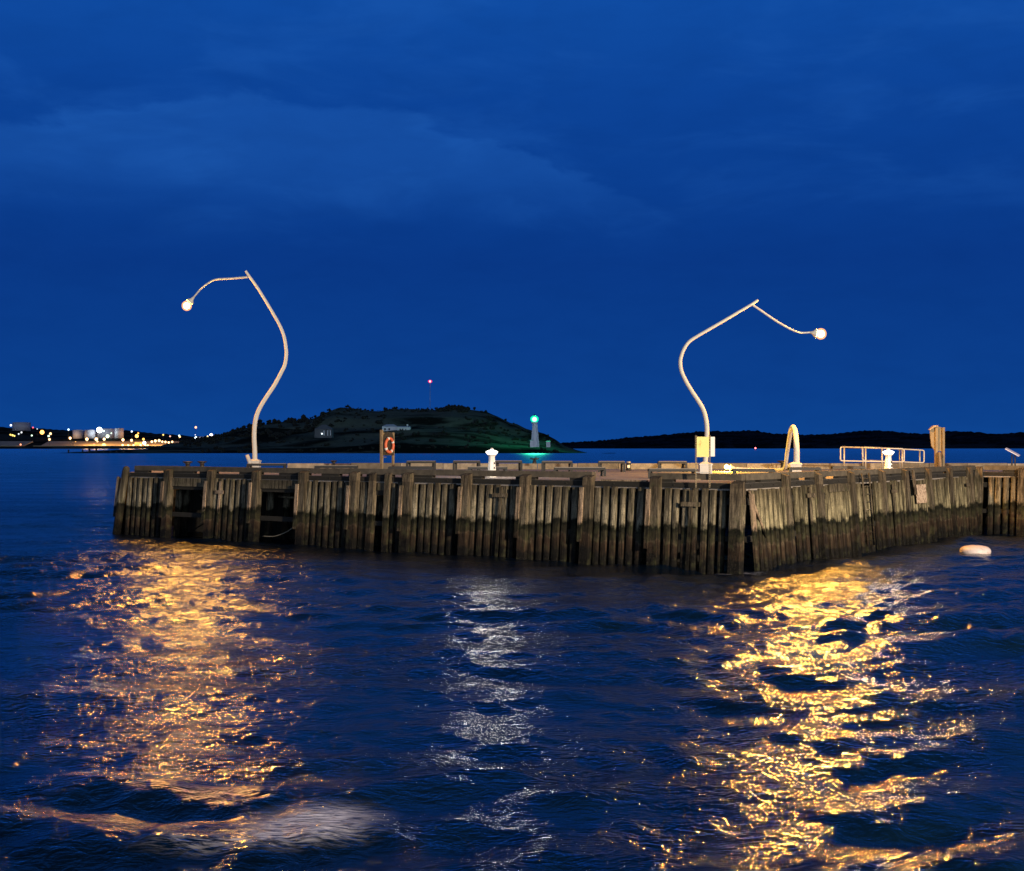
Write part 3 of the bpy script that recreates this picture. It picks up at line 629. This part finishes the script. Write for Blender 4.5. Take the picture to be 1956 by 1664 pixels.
# litter bin
by = 82.0; bx_ = sx(1200.5, by); bn = empty('litter_bin', (bx_, by, DZ), 'black cylindrical litter bin at the far edge of the pier', 'litter bin')
mb = MB(); mb.lathe((bx_, by, DZ), [(.13, .003), (.15, .03), (.15, .42), (.13, .44)], 14); mb.build('body', M['iron'], bn)
mb = MB(); mb.lathe((bx_, by, DZ), [(.10, .441), (.115, .46), (.16, .52), (.10, .56)], 14); mb.build('lid', M['galv'], bn)
mb = MB(); mb.box((bx_, by - .153, DZ + .25), (.16, .012, .16)); mb.build('label_plate', M['white'], bn)

# mooring bollards and a cleat along the far edge
def mooring(px, py_top, Y, wpx, label):
    x = sx(px, Y); r = wpx / 2 / F * Y; top = H - (py_top - HY) / F * Y
    o = empty('mooring_bollard', (x, Y, DZ), label, 'mooring bollard', 'iron mooring bollards on the pier'); h = top - DZ
    mb = MB(); mb.lathe((x, Y, DZ), [(r * .62, .003), (r * .62, .04), (r * .42, .1), (r * .42, h - .16), (r * .7, h - .09)], 14); mb.build('stem', M['iron'], o)
    mb = MB(); mb.lathe((x, Y, DZ), [(r * .72, h - .089), (r, h - .05), (r, h - .02), (r * .8, h)], 14, None, True, 0, .8); mb.build('cap', M['iron'], o)
mooring(358.5, 881.3, 80.5, 20, 'black mooring bollard with a wide cap near the left end of the pier'); mooring(386, 881, 84.6, 19, 'fainter mooring bollard just right of the leftmost one')
mooring(637.5, 879.5, 85.6, 13, 'small dark mooring bollard left of the life ring stand'); mooring(1496, 879.8, 84.5, 24, 'mooring bollard lit yellow behind the arched fallen lamp')
cy = 85.5; cx_ = sx(1021, cy); cl_ = empty('mooring_cleat', (cx_, cy, DZ), 'dark two horned mooring cleat on the far sill below the lighthouse', 'cleat')
mb = MB(); mb.lathe((cx_, cy, DZ), [(.16, .38), (.12, .45), (.09, .62)], 12); mb.build('stem', M['iron'], cl_)
mb = MB(); mb.tube([(cx_ - .28, cy, DZ + .70), (cx_ - .12, cy, DZ + .66), (cx_ + .12, cy, DZ + .66), (cx_ + .28, cy, DZ + .70)], [.035, .05, .05, .035], 8); mb.tube([(cx_ - .03, cy - .06, DZ + .62), (cx_ + .13, cy - .05, DZ + .80)], .03, 6); mb.build('horn', M['iron'], cl_)

# life ring on its stand
ly = 80.0; lx = sx(739, ly); st_ = empty('life_ring_stand', (lx, ly, DZ), 'brown timber life ring stand with two posts and an arched backboard', 'life ring stand')
ang = R(50); du = Vector((math.cos(ang), math.sin(ang), 0)); dn = Vector((math.sin(ang), -math.cos(ang), 0))
pL = Vector((sx(729, ly), ly, DZ)); hw = .95
for k, hh in ((0, 2.42), (1, 2.28)):
    c = pL + du * hw * k; mb = MB(); mb.box((c.x, c.y, DZ + hh / 2 + .003), (.13, .16 if k == 0 else .10, hh), ang); mb.build('post', M['post'], st_)
cb_ = pL + du * hw / 2 + dn * .085
arc = [cb_ + du * (-.46) + Vector((0, 0, .92)), cb_ + du * .46 + Vector((0, 0, .92)), cb_ + du * .46 + Vector((0, 0, 1.9))]
arc += [cb_ + du * (.46 * math.cos(R(a_))) + Vector((0, 0, 1.9 + .42 * math.sin(R(a_)))) for a_ in range(20, 180, 20)] + [cb_ + du * (-.46) + Vector((0, 0, 1.9))]
mb = MB(); mb.prism(arc, -dn * .04); mb.build('backboard', M['iron'], st_)
mb = MB(); mb.box(pL + Vector((0, 0, 2.2)) - dn * 0 + du * .25, (.5, .06, .12), ang); mb.box(pL + du * .1 + dn * .12 + Vector((0, 0, .82)), (.26, .10, .03), ang); mb.build('crosspiece', M['post'], st_)
rc = cb_ + dn * .09 + Vector((0, 0, 1.52))
ro = tag(bpy.data.objects.new('life_ring', None), 'orange life ring with white bands hanging on its brown stand', 'life ring'); COL.objects.link(ro); ro.location = rc
M['orange'] = plain('ring_orange', (.62, .13, .05), .55, 0, .12, 5)
def ring_at(a_, R_=.33): return rc + du * (R_ * .95 * math.cos(a_)) + Vector((0, 0, R_ * 1.22 * math.sin(a_)))
mb = MB(); N = 36; rings = []
for i in range(N + 1):
    a_ = 2 * math.pi * i / N; c = ring_at(a_); rad = (c - rc).normalized()
    rings.append([c + (rad * math.cos(6.283 * j / 10) + dn * math.sin(6.283 * j / 10)) * .088 for j in range(10)])
mb.ring_faces(rings, False); mb.build('ring', M['orange'], ro)
for a0 in (100, 20, 200, 290):
    mb = MB(); rings = []
    for i in range(4):
        a_ = R(a0 + i * 6); c = ring_at(a_); rad = (c - rc).normalized(); rings.append([c + (rad * math.cos(6.283 * j / 10) + dn * math.sin(6.283 * j / 10)) * .094 for j in range(10)])
    mb.ring_faces(rings, True); mb.build('band', M['white'], ro)

# yellow signboard on two perforated posts, fixed to the pier edge
m, t, b = new_mat('translucent_sign'); g = t.node('ShaderNodeNewGeometry'); nn = t.noise(g.outputs['Position'], 3.2, 4, .6)
cc = t.mix(t.smooth(nn, .58, .80), (.95, .82, .32, 1), (.62, .38, .10, 1)); t.l.new(cc, b.inputs['Base Color']); b.inputs['Roughness'].default_value = .5
tr = t.node('ShaderNodeBsdfTranslucent'); t.l.new(cc, tr.inputs[0]); mx = t.node('ShaderNodeMixShader'); mx.inputs[0].default_value = .3
t.l.new(b.outputs[0], mx.inputs[1]); t.l.new(tr.outputs[0], mx.inputs[2]); t.l.new(mx.outputs[0], t.n['Material Output'].inputs[0]); M['sign'] = m
q0 = FR.s_of(1329.5, 3.7, .34); q1 = FR.s_of(1355.5, 3.7, .06); sg0 = FR.pt(q0, .34, 3.7); sg1 = FR.pt(q1, .06, 3.7); Ys = sg0.y
sg = empty('signboard', (sg0.x, sg0.y, 3.4), 'blank rust stained yellow signboard on two perforated posts at the pier edge', 'sign')
zt_ = H - (834.5 - HY) / F * Ys; zb_ = H - (873 - HY) / F * Ys
sd = Vector((sg1.x - sg0.x, sg1.y - sg0.y, 0)); sL = sd.length; sd.normalize(); sn = Vector((sd.y, -sd.x, 0)); srz = math.atan2(sd.y, sd.x)
for o_, p in ((.34, sg0), (.06, sg1)):
    mb = MB(); z = 3.30
    def bar(dx, zc, w_, h_): mb.box(Vector((p.x, p.y, zc)) + sd * dx, (w_, .045, h_), srz)
    while z < zt_: bar(0, z + .022, .068, .034); bar(-.028, z + .053, .012, .036); bar(.028, z + .053, .012, .036); z += .0705
    mb.build('post', M['post'], sg)
    if o_ > .2: mb = MB(); mb.box(FR.pt(q0, .17, 3.62), (.06, .30, .06), math.atan2(FR.u.y, FR.u.x)); mb.build('bracket', M['post'], sg)
mid = (Vector((sg0.x, sg0.y, 0)) + Vector((sg1.x, sg1.y, 0))) / 2
mb = MB(); mb.box(mid + sn * .045 + Vector((0, 0, (zt_ + zb_) / 2)), (sL - .05, .018, zt_ - zb_), srz); mb.build('panel', M['sign'], sg)
mb = MB(); mb.box(Vector((sg1.x, sg1.y, (zt_ + zb_) / 2 + .01)) + sd * .125 - sn * .05, (.17, .05, zt_ - zb_ - .02), srz); mb.build('side_panel', M['white'], sg)
mb = MB(); mb.box(mid + sn * .03 + Vector((0, 0, zb_ - .62)), (sL, .012, .035), srz); mb.build('brace', M['galv'], sg)

# handrails of the gangway
def handrail(px0, px1, yt0, yt1, yb0, yb1, Y, posts, label):
    x0 = sx(px0, Y); o = empty('handrail', (x0, Y, DZ), label, 'handrail', 'galvanised gangway handrails')
    T = lambda px: P(px, np.interp(px, [px0, px1], [yt0, yt1]), Y); Bm = lambda px: P(px, np.interp(px, [px0, px1], [yb0, yb1]), Y)
    a, c, d_, e = T(px0), T(px1), Bm(px1), Bm(px0); k = .10
    loop = [a + Vector((k, 0, 0)), c - Vector((k, 0, 0)), c - Vector((.02, 0, .03)), c - Vector((0, 0, k)), d_ + Vector((0, 0, k)), d_ + Vector((-.02, 0, .03)), d_ - Vector((k, 0, 0)), e + Vector((k, 0, 0)), e + Vector((.02, 0, .03)), e + Vector((0, 0, k)), a - Vector((0, 0, k)), a + Vector((.02, 0, -.03)), a + Vector((k, 0, 0))]
    mb = MB(); mb.tube(loop, .048, 8); mb.build('rail', M['galv'], o)
    for p in posts:
        tp = T(p); mb = MB(); mb.tube([Vector((tp.x, Y, DZ + .003)), tp - Vector((0, 0, .02))], .05, 8); mb.build('post', M['galv'], o)
handrail(1605.5, 1727, 854, 857.5, 880.5, 882.5, 78.5, (1612.5, 1653.5, 1685, 1723.5), 'left and nearer galvanised handrail beside the right bollard')
handrail(1647.5, 1765, 854, 860, 879.5, 884, 82.5, (1648.5, 1718.5, 1757), 'right and farther galvanised handrail beside the timber post')

# carved timber post and the slanted information panel
ty = 78.0; tx = sx(1792, ty); tp_ = empty('timber_post', (tx, ty, DZ), 'tall weathered timber post pair with a ragged wooden board', 'post')
for px, top in ((1788, 817), (1801.3, 816.5)):
    mb = MB(); z1 = H - (top - HY) / F * ty; mb.box((sx(px, ty), ty, (DZ + z1) / 2), (.13, .2, z1 - DZ - .01), .1); mb.build('post', M['post'], tp_)
out_ = [(1776.5, 821), (1777, 818), (1783, 813.5), (1789, 812.6), (1792.5, 815), (1799.5, 817), (1799.5, 862), (1786, 862), (1784, 858.5), (1779.5, 852), (1778.5, 843), (1777.5, 836)]
mb = MB(); mb.prism([P(a_, c_, ty + .06) for a_, c_ in out_], (0, .10, 0)); mb.build('board', M['post'], tp_)
mb = MB(); mb.prism([P(a_, c_, ty - .14) for a_, c_ in ((1774.5, 821), (1783, 813), (1791.5, 812.3), (1793, 815.5), (1785, 816), (1777, 822))], (0, .22, 0)); mb.build('cap', M['fender'], tp_)
mb = MB(); zz = lambda py: H - (py - HY) / F * (ty - .3); xx = sx(1794, ty - .3)
mb.tube([(xx - .02, ty - .3, DZ + .003), (xx + .04, ty - .3, zz(885)), (xx, ty - .3, zz(870)), (xx + .02, ty - .3, zz(864.5)), (xx + .02, ty - .3, zz(862.8))], [.15, .13, .11, .08, .02], 10); mb.build('carved_stump', M['fender'], tp_)
iy = 79.0; ix = sx(1938, iy); ip = empty('information_panel', (ix, iy, DZ), 'pale slanted information panel on two thin legs at the right edge', 'information panel')
mb = MB(); c0, c1 = P(1920, 857, iy), P(1946, 871, iy); dv = Vector((.25, .45, .06)); mb.prism([c0, c1, c1 + dv, c0 + dv], (0, 0, -.04)); M['panel'] = plain('panel_face', (.55, .50, .56), .35, 0, .15, 7); mb.build('panel', M['panel'], ip)
for px in (1936, 1942):
    mb = MB(); mb.tube([Vector((sx(px, iy), iy + .25, DZ + .003)), P(px, 867.0, iy) + Vector((0, .25, -.04))], .04, 8); mb.build('leg', M['steel'], ip)

# things fixed to the right-hand wall
q_ = RI.s_of(1759, 2.8, .3); nb = empty('notice_board', RI.pt(q_, .3, 2.2), 'cream stained notice board nailed to the right pier wall', 'notice board')
m, t, b = new_mat('notice_paper'); g = t.node('ShaderNodeNewGeometry'); nz = t.noise(g.outputs['Position'], 2.6, 3, .5, 1.5)
ln = t.smooth(t.math('ABSOLUTE', t.math('SUBTRACT', nz, .5)), .0, .05); t.l.new(t.mix(ln, (.16, .08, .05, 1), (.62, .47, .34, 1)), b.inputs['Base Color']); M['notice'] = m
mb = MB(); RI.bx(mb, RI.s_of(1750, 2.8, .3), RI.s_of(1768.5, 2.8, .3), .275, .31, 2.05, 3.0); mb.build('board', M['notice'], nb)
mb = MB(); RI.bx(mb, RI.s_of(1744, 3.2, .3), RI.s_of(1747, 3.2, .3), .27, .34, 2.5, 3.75, .15); mb.build('batten', M['fender'], nb)
q_ = RI.s_of(1655, 2, .2); ld = empty('ladder', RI.pt(q_, .2, 0.0), 'steel rung ladder down the right pier wall', 'ladder')
qa, qb = RI.s_of(1648, 3, .2), RI.s_of(1661.5, 3, .2)
for k in (qa, qb):
    mb = MB(); mb.tube([RI.pt(k, .22, .3), RI.pt(k, .22, 3.7)], .045, 8); mb.build('stile', M['pile'], ld)
for i in range(9):
    mb = MB(); z = .55 + i * .36; mb.tube([RI.pt(qa, .22, z), RI.pt(qb, .22, z)], .025, 6); mb.build('rung', M['plank'], ld)

# round white mooring buoy
m, t, b = new_mat('buoy_plastic'); g = t.node('ShaderNodeNewGeometry'); nz = t.noise(g.outputs['Position'], 7, 5, .65)
t.l.new(t.mix(t.smooth(nz, .5, .75), (.66, .56, .54, 1), (.42, .31, .28, 1)), b.inputs['Base Color']); b.inputs['Roughness'].default_value = .55; M['buoy'] = m
Yb_ = 62.8; bu = MB(); bu.lathe((sx(1863, Yb_), Yb_, 0), [(.35, -.22), (.58, -.10), (.68, .03), (.70, .13), (.66, .24), (.54, .33), (.30, .385), (.05, .40)], 28)
tag(bu.build('mooring_buoy', M['buoy'], None, (sx(1863, Yb_), Yb_, 0)), 'flat round white buoy floating beside the pier wall', 'buoy')

# ------------------------------------------------------------------ floodlight mast added out of view, for the light on the pier's face
fm = empty('added_floodlight', (46, -14, 0), 'added floodlight mast out of view behind the camera', 'floodlight')
mb = MB(); mb.tube([(46, -14, -1), (46, -14, 17.4)], [.22, .12], 12); mb.build('mast', M['galv'], fm)
mb = MB(); mb.box((46, -14.2, 17.6), (1.6, .3, .5)); mb.build('housing', M['iron'], fm)
ld_ = bpy.data.lights.new('flood', 'SPOT'); ld_.energy = 470000; ld_.color = (1.0, .80, .56); ld_.spot_size = R(75); ld_.spot_blend = .6; ld_.shadow_soft_size = .5
lo = bpy.data.objects.new('flood', ld_); COL.objects.link(lo); lo.parent = fm; lo.location = (0, .3, 17.6)
lo.rotation_euler = (Vector((4, 66, 3)) - Vector((46, -13.7, 17.6))).to_track_quat('-Z', 'Y').to_euler()

# ------------------------------------------------------------------ things on the island
M['green'] = bulb_mat('green_light', (.0, 1.0, .26), .5)
Yl = 884.0; xl = sx(1021, Yl); zl = lambda py: H - (py - HY) / F * Yl
lh = empty('lighthouse', (xl, Yl, zl(852)), 'white tapered lighthouse with a green light at the right end of the island', 'lighthouse')
M['tower'] = plain('tower_white', (.86, .88, .90), .7, 0, .06, .5)
mb = MB(); mb.lathe((xl + .3, Yl, 0), [(3.1, zl(854)), (1.75, zl(812)), (1.65, zl(810))], 8, None, False, R(22)); mb.build('tower', M['tower'], lh)
mb = MB(); mb.lathe((xl, Yl, 0), [(1.6, zl(809.9)), (2.1, zl(808.5)), (2.1, zl(806.5))], 8, None, False); mb.build('gallery', M['tower'], lh)
mb = MB(); mb.lathe((xl, Yl, 0), [(1.7, zl(806.3)), (2.6, zl(803)), (2.6, zl(798)), (1.4, zl(794.5))], 12); gl = mb.build('lantern', M['green'], lh); mb = MB(); mb.ball((xl, Yl, zl(801)), 1.5); mb.build('lens', bulb_mat('green_lens', (.72, 1.0, .82), .7), gl); glow(gl, (xl, Yl, zl(801)), 1.75, (.04, 1.0, .42), 250)
mb = MB(); mb.lathe((xl, Yl, 0), [(1.4, zl(794.3)), (.5, zl(793)), (.15, zl(791.6))], 12); mb.build('roof', M['iron'], lh)
def house(name, x0, x1, py0, py1, Y, dep, roof_py, label, cat, wm, rm, wins=(), chim=None, hip=.25):
    xa, xb = sx(x0, Y), sx(x1, Y); z0 = H - (py1 - HY) / F * Y; z1 = H - (py0 - HY) / F * Y; zr = H - (roof_py - HY) / F * Y
    o = empty(name, ((xa + xb) / 2, Y, z0), label, cat)
    mb = MB(); mb.box(((xa + xb) / 2, Y + dep / 2, (z0 + z1) / 2 - .4), (xb - xa, dep, z1 - z0 + .8)); wl = mb.build('wall', wm, o)
    e = .35; h = (xb - xa) * hip; mb = MB(); mb.hexa([(xa - e, Y - e, z1 + .01), (xb + e, Y - e, z1 + .01), (xb + e, Y + dep + e, z1 + .01), (xa - e, Y + dep + e, z1 + .01), (xa + h, Y + dep * .45, zr), (xb - h, Y + dep * .45, zr), (xb - h, Y + dep * .55, zr), (xa + h, Y + dep * .55, zr)])
    rf = mb.build('roof', rm, o)
    if chim: mb = MB(); mb.box((sx(chim, Y), Y + dep * .5, zr + .3), (1.0, 1.0, 2.2)); mb.build('chimney', wm, rf)
    for a_, c_, d_, e_ in wins: mb = MB(); p, r2 = P(a_, c_, Y - .06), P(d_, e_, Y - .06); mb.box(((p.x + r2.x) / 2, Y - .05, (p.z + r2.z) / 2), (abs(r2.x - p.x), .08, abs(p.z - r2.z))); mb.build('window', M['iron'], o)
    return o
M['blue_wall'] = plain('pale_boards', (.62, .64, .66), .8, 0, .1, .5); M['blue_roof'] = plain('pale_shingle', (.48, .50, .52), .8, 0, .1, .5)
hz = house('island_house', 730, 758, 815, 827, 925, 9, 810.5, 'pale house with a hipped roof above the life ring on the island', 'house', M['blue_wall'], M['blue_roof'], ((734, 818, 737, 822), (742, 818, 745, 822)))
house('island_barracks', 758.5, 783.5, 815.8, 829.5, 922, 7, 814.2, 'long pale flat roofed building joined to the right of the island house', 'building', M['blue_wall'], M['blue_roof'], ((763, 819, 765.5, 824), (768, 819, 770.5, 824), (774, 820, 776, 825)), 777.5, .05)
M['hut'] = plain('hut_grey', (.10, .11, .12), .9)
ht = house('island_hut', 601, 634, 820, 834, 905, 8, 811, 'dark gabled hut with one lit spot on the left slope of the island', 'hut', M['hut'], M['hut'], (), None, .42)
M['spot_white'] = emit('white_spot', (.8, .95, 1), 4)
mb = MB(); mb.ball(P(615, 828.5, 904.5), .42); mb.build('lamp', M['spot_white'], ht)
for px in (619, 626, 631): mb = MB(); mb.box(P(px, 827, 904.6), (.6, .1, 3.4)); mb.build('porch_post', M['blue_wall'], ht)
house('keeper_shed', 1043.5, 1051, 844, 852, 880, 3.5, 842, 'small white shed right of the lighthouse', 'shed', M['tower'], M['blue_roof'], (), None, .1)
house('fog_signal_house', 1012.5, 1018.5, 841.5, 852, 880, 3, 840, 'small pale hut touching the left foot of the lighthouse', 'hut', M['tower'], M['blue_roof'], (), None, .1)
# radio mast with a red lamp
ym = 985.0; xm_ = sx(821.5, ym); gz = float(isl_z(np.array([xm_]), np.array([ym]))[0]); ma = empty('radio_mast', (xm_, ym, gz), 'thin mast with a red light on top of the island hill', 'mast')
zt2 = H - (731 - HY) / F * ym; mb = MB()
mb.tube([(xm_, ym, gz - 1), (xm_, ym, zt2)], .14, 6); mb.build('mast', M['galv'], ma)
M['red'] = bulb_mat('red_light', (1, .0, .0), .6); M['red_lens'] = emit('red_lens', (1, .55, .55), 3)
mb = MB(); mb.ball((xm_, ym, zt2 + .9), 1.25, sq=(1.2, 1, .85)); be = mb.build('beacon', M['red'], ma); mb = MB(); mb.ball((xm_, ym, zt2 + .9), .62); mb.build('lens', M['red_lens'], be)
# red channel buoy light far to the right
yb2 = 1500.0; rbx = sx(1443, yb2); rb = empty('channel_buoy', (rbx, yb2, 0), 'tiny red lit channel buoy on the water below the right hills', 'buoy')
mb = MB(); mb.lathe((rbx, yb2, 0), [(1.1, -.5), (1.1, .6), (.35, .8), (.25, 1.4)], 10); mb.build('float', M['iron'], rb)
M['red2'] = emit('red_buoy_light', (1, .12, .12), 8); mb = MB(); mb.ball((rbx, yb2, 2.0), .85); mb.build('lamp', M['red2'], rb)
# derelict piles off the left shore
for px, wd, top in ((131, 3.2, 859), (158, 3.2, 858.5), (171, 4.5, 856.5), (184, 4.2, 857), (198, 3.2, 860), (211, 4.0, 860.5), (223, 3.6, 859), (236, 4.2, 858)):
    Yd = 880.0; mb = MB(); x = sx(px, Yd); r = wd / 2 / F * Yd; mb.lathe((x, Yd, 0), [(r, -1), (r * .95, 1.0), (r * .85, H - (top - HY) / F * Yd)], 8)
    tag(mb.build('derelict_pile', M['iron'], None, (x, Yd, 0)), 'dark broken pile standing in the water off the far left shore', 'pile', 'derelict piles off the left shore')

# ------------------------------------------------------------------ the lit industrial shore
M['tank'] = plain('tank_paint', (.40, .39, .46), .6, 0, .08, .05)
def tank(px0, px1, py0, py1, Y, label):
    x, r = sx((px0 + px1) / 2, Y), (px1 - px0) / 2 / F * Y; z1 = H - (py0 - HY) / F * Y; z0 = H - (py1 - HY) / F * Y
    o = empty('oil_tank', (x, Y, z0), label, 'oil tank', 'oil tanks on the far shore')
    mb = MB(); mb.lathe((x, Y, 0), [(r, z0 - 3), (r, z1)], 28, None, True); mb.build('shell', M['tank'], o)
    mb = MB(); mb.lathe((x, Y, 0), [(r * 1.01, z1 + .01), (r * .9, z1 + .5), (.2, z1 + 1.0)], 28); mb.build('roof', M['tank'], o)
tank(24.5, 58, 807.5, 820, 2500, 'largest pale oil tank, alone high on the far left shore'); tank(139, 160, 822, 834.5, 2300, 'grey oil tank leftmost of the row behind the bright floodlight')
tank(162, 182, 822, 834.5, 2290, 'grey oil tank immediately left of the bright floodlight'); tank(184.5, 218.5, 819.5, 834, 2330, 'wide oil tank directly behind the bright floodlight'); tank(219.5, 236, 818.8, 834, 2290, 'pale oil tank rightmost of the row behind the bright floodlight')
bb = house('waterfront_shed', 379, 398, 835.5, 842, 2280, 20, 834, 'pale low shed below the bright white lamps near the left lamp post', 'shed', M['tank'], M['blue_roof'], (), None, .05)
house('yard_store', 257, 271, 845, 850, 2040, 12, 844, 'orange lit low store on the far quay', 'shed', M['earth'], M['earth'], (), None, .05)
cn = MB(); x, Yc = sx(138, 2030), 2030.0
for px in (134.5, 138, 141.5): cn.box((sx(px, Yc), Yc, 6.5), (.8, .8, 7))
cn.box((x + .6, Yc, 10.6), (9, 4, 1.4)); tag(cn.build('loading_gantry', M['earth'], None, (x, Yc, 4)), 'small yellow lit loading gantry on the far quay', 'gantry')
LM = {}
def lamp_mat(c, s):
    k = (c, s)
    if k not in LM: LM[k] = bulb_mat('shore_lamp_%d' % len(LM), (c[0], c[1] * .9, c[2] * .75) if c[0] == 1 else c, .55 + s * .18)
    return LM[k]
WARM, ORG, WHT, GRN, RED, YEL, BLU, PNK = (1, .66, .36), (1, .45, .10), (.9, .95, 1), (.70, 1, .72), (1, .10, .12), (1, .78, .22), (.72, .88, 1), (1, .55, .5)
def shore_lamp(px, py, rp, col, s, label, group=None, Y=None, mast=9.0):
    Y = Y or (2030.0 if py > 838 else 2270.0); p = P(px, py, Y); r = rp * .95 / F * Y
    gz_ = float(sho_z(np.array([p.x]), np.array([Y]))[0]); gz_ = min(gz_, p.z - r - .5)
    if p.z - gz_ > 25: gz_ = p.z - 14
    o = empty('harbour_lamp', (p.x, Y, gz_), label, 'lamp', group or 'lamps of the far left shore')
    mb = MB(); mb.ball(p, r, 10, 7); bo = mb.build('bulb', lamp_mat(col, s), o)
    if (s > 8.5 and r < 3 or s > 20 or px in (296.7, 316, 330, 245, 268.6)): glow(bo, p, r, (1, .52, .14) if col == WARM else col, (1.2 if r > 3 else 9 if Y > 2200 else 22) * s)
    mb = MB(); mb.tube([(p.x, Y + r * .2, gz_ - .5), (p.x, Y + r * .2, p.z - r * .9)], .14, 6); mb.build('mast', M['iron'], o)
    return o
S = [
 (20.8, 812.5, 2.1, WHT, 3, 'white lamp at the left side of the largest oil tank'), (63, 816.8, 1.6, RED, 3, 'red lamp right of the largest oil tank'),
 (71, 819.5, 1.0, WHT, 1.5, 'tiny dim white lamp right of the red lamp on the far shore'), (80.4, 825.8, 4.2, ORG, 14, 'big orange lamp between the largest tank and the row of tanks'),
 (96.5, 828.5, 2.4, WARM, 6, 'warm white lamp right of the big orange lamp'), (92.8, 833, 2.0, GRN, 4, 'greenish white lamp below and right of the big orange lamp'),
 (94.5, 839.5, 2.3, WARM, 7, 'warm lamp lowest of the three right of the big orange lamp'), (130.8, 820.7, 2.0, BLU, 4, 'bluish white lamp on the skyline left of the row of tanks'),
 (60.7, 832, 1.7, GRN, 3, 'small greenish lamp alone below the largest oil tank'), (41, 826, 1.9, WHT, .35, 'dim grey lamp under the largest oil tank, upper of two'), (35.8, 829, 1.6, WHT, .25, 'dim grey lamp under the largest oil tank, lower of two'),
 (20, 830.5, 1.8, YEL, 2, 'yellow lamp leftmost of the tight cluster below the largest tank'), (24, 831.5, 2.0, YEL, 3, 'yellow lamp in the middle of the tight cluster below the largest tank'), (27.5, 832.8, 1.8, YEL, 2, 'yellow lamp rightmost of the tight cluster below the largest tank'),
 (39.4, 849.3, 1.8, (1, .35, .2), 4, 'small orange red lamp low at the water on the far left'), (133.9, 837, 2.5, WARM, 9, 'warm lamp above the loading gantry'),
 (166, 839, 2.9, WARM, 10, 'warm lamp midway between the gantry and the bright floodlight'), (184, 839, 3.1, WARM, 10, 'large warm lamp just below the bright floodlight'),
 (186.4, 843.4, 1.5, WARM, 6, 'small warm lamp beneath the large warm lamp under the floodlight'), (199, 839, 2.6, WARM, 10, 'warm lamp to the lower right of the bright floodlight'),
 (189.8, 821.5, 5.6, (.85, 1, .98), 26, 'brightest white floodlight in front of the oil tanks'), (198, 823.4, 1.9, BLU, 4, 'small white lamp touching the right of the brightest floodlight'),
 (205.5, 833.5, 3.3, (.85, 1, .55), 8, 'greenish yellow lamp in front of the rightmost tanks'), (212.6, 827.7, 1.5, GRN, 3, 'tiny greenish lamp above the greenish yellow lamp'),
 (198.5, 850.7, 3.8, YEL, 8, 'big yellow lamp at the waterline under the floodlight'), (179.6, 848.8, 1.5, RED, 3, 'small red lamp low on the lit quay'),
 (251.7, 824.3, 1.8, BLU, 4, 'bluish lamp on the skyline right of the row of tanks'), (261.3, 833, 3.4, ORG, 14, 'large orange lamp right of the row of tanks'),
 (264, 827.7, 1.6, ORG, 6, 'small orange lamp right above the large orange lamp'), (234.9, 840.3, 2.7, WARM, 9, 'warm lamp below the rightmost tank'),
 (251.2, 841.2, 2.5, WARM, 9, 'warm lamp below and left of the large orange lamp'), (274, 839, 2.3, ORG, 9, 'orange lamp below and right of the large orange lamp'),
 (275.6, 846.2, 3.6, WHT, 7, 'big white lamp low on the lit quay'), (311.7, 830.7, 1.6, YEL, 3, 'small yellowish lamp on the dark slope right of the tanks'),
 (324.9, 833.5, 1.6, PNK, 2, 'small pink lamp on the dark slope right of the tanks'), (342.3, 832.2, 1.8, GRN, 4, 'white lamp, upper one of a close pair on the dark slope'),
 (343.4, 834.6, 1.9, WARM, 4, 'white lamp, lower one of a close pair on the dark slope'), (374.3, 836.3, 2.6, BLU, 7, 'bluish white lamp at the left of the pale low shed'),
 (378.5, 836.8, 1.8, WHT, 5, 'smaller white lamp touching the pale low shed'), (403.4, 831, 3.1, (1, .9, 1), 10, 'bright white lamp at the right end of the far shore'),
 (396.6, 833.6, 1.6, YEL, 3, 'small lamp left of the bright white lamp at the shore end'), (408.3, 835.8, 1.5, WARM, 3, 'small lamp below right of the bright white lamp at the shore end'),
 (415, 831.4, 1.1, WHT, 2, 'tiny lamp farthest right on the far shore'), (373, 830.7, 1.0, WHT, 1.5, 'tiny lamp under the orange mast lamp')]
for a_ in S: shore_lamp(*a_)
tw = shore_lamp(374, 816.4, 2.2, (1, .5, .2), 5, 'orange lamp raised high on a thin mast above the far shore', None, 2270, 20)
for px, py, r in ((290, 843.8, 2.3), (296.7, 842.3, 2.7), (304, 841.7, 2.7), (310, 843.8, 2.0), (316, 844.2, 2.0), (322.3, 845.3, 2.0), (329, 844, 2.0)):
    shore_lamp(px, py, r, WARM, 8, 'amber lamp in the upper row along the right end of the lit quay', 'upper row of quay lamps')
for px, py, r in ((234.3, 850.4, 2.1), (245, 850.9, 1.8), (255, 850.5, 1.8), (268.6, 850.5, 1.9), (278, 850.9, 1.9), (282.5, 850.9, 1.6), (321.8, 850.9, 1.8), (330, 849.8, 2.7)):
    shore_lamp(px, py, r, WARM, 8, 'amber lamp in the lowest row along the edge of the lit quay', 'lowest row of quay lamps', 2008)
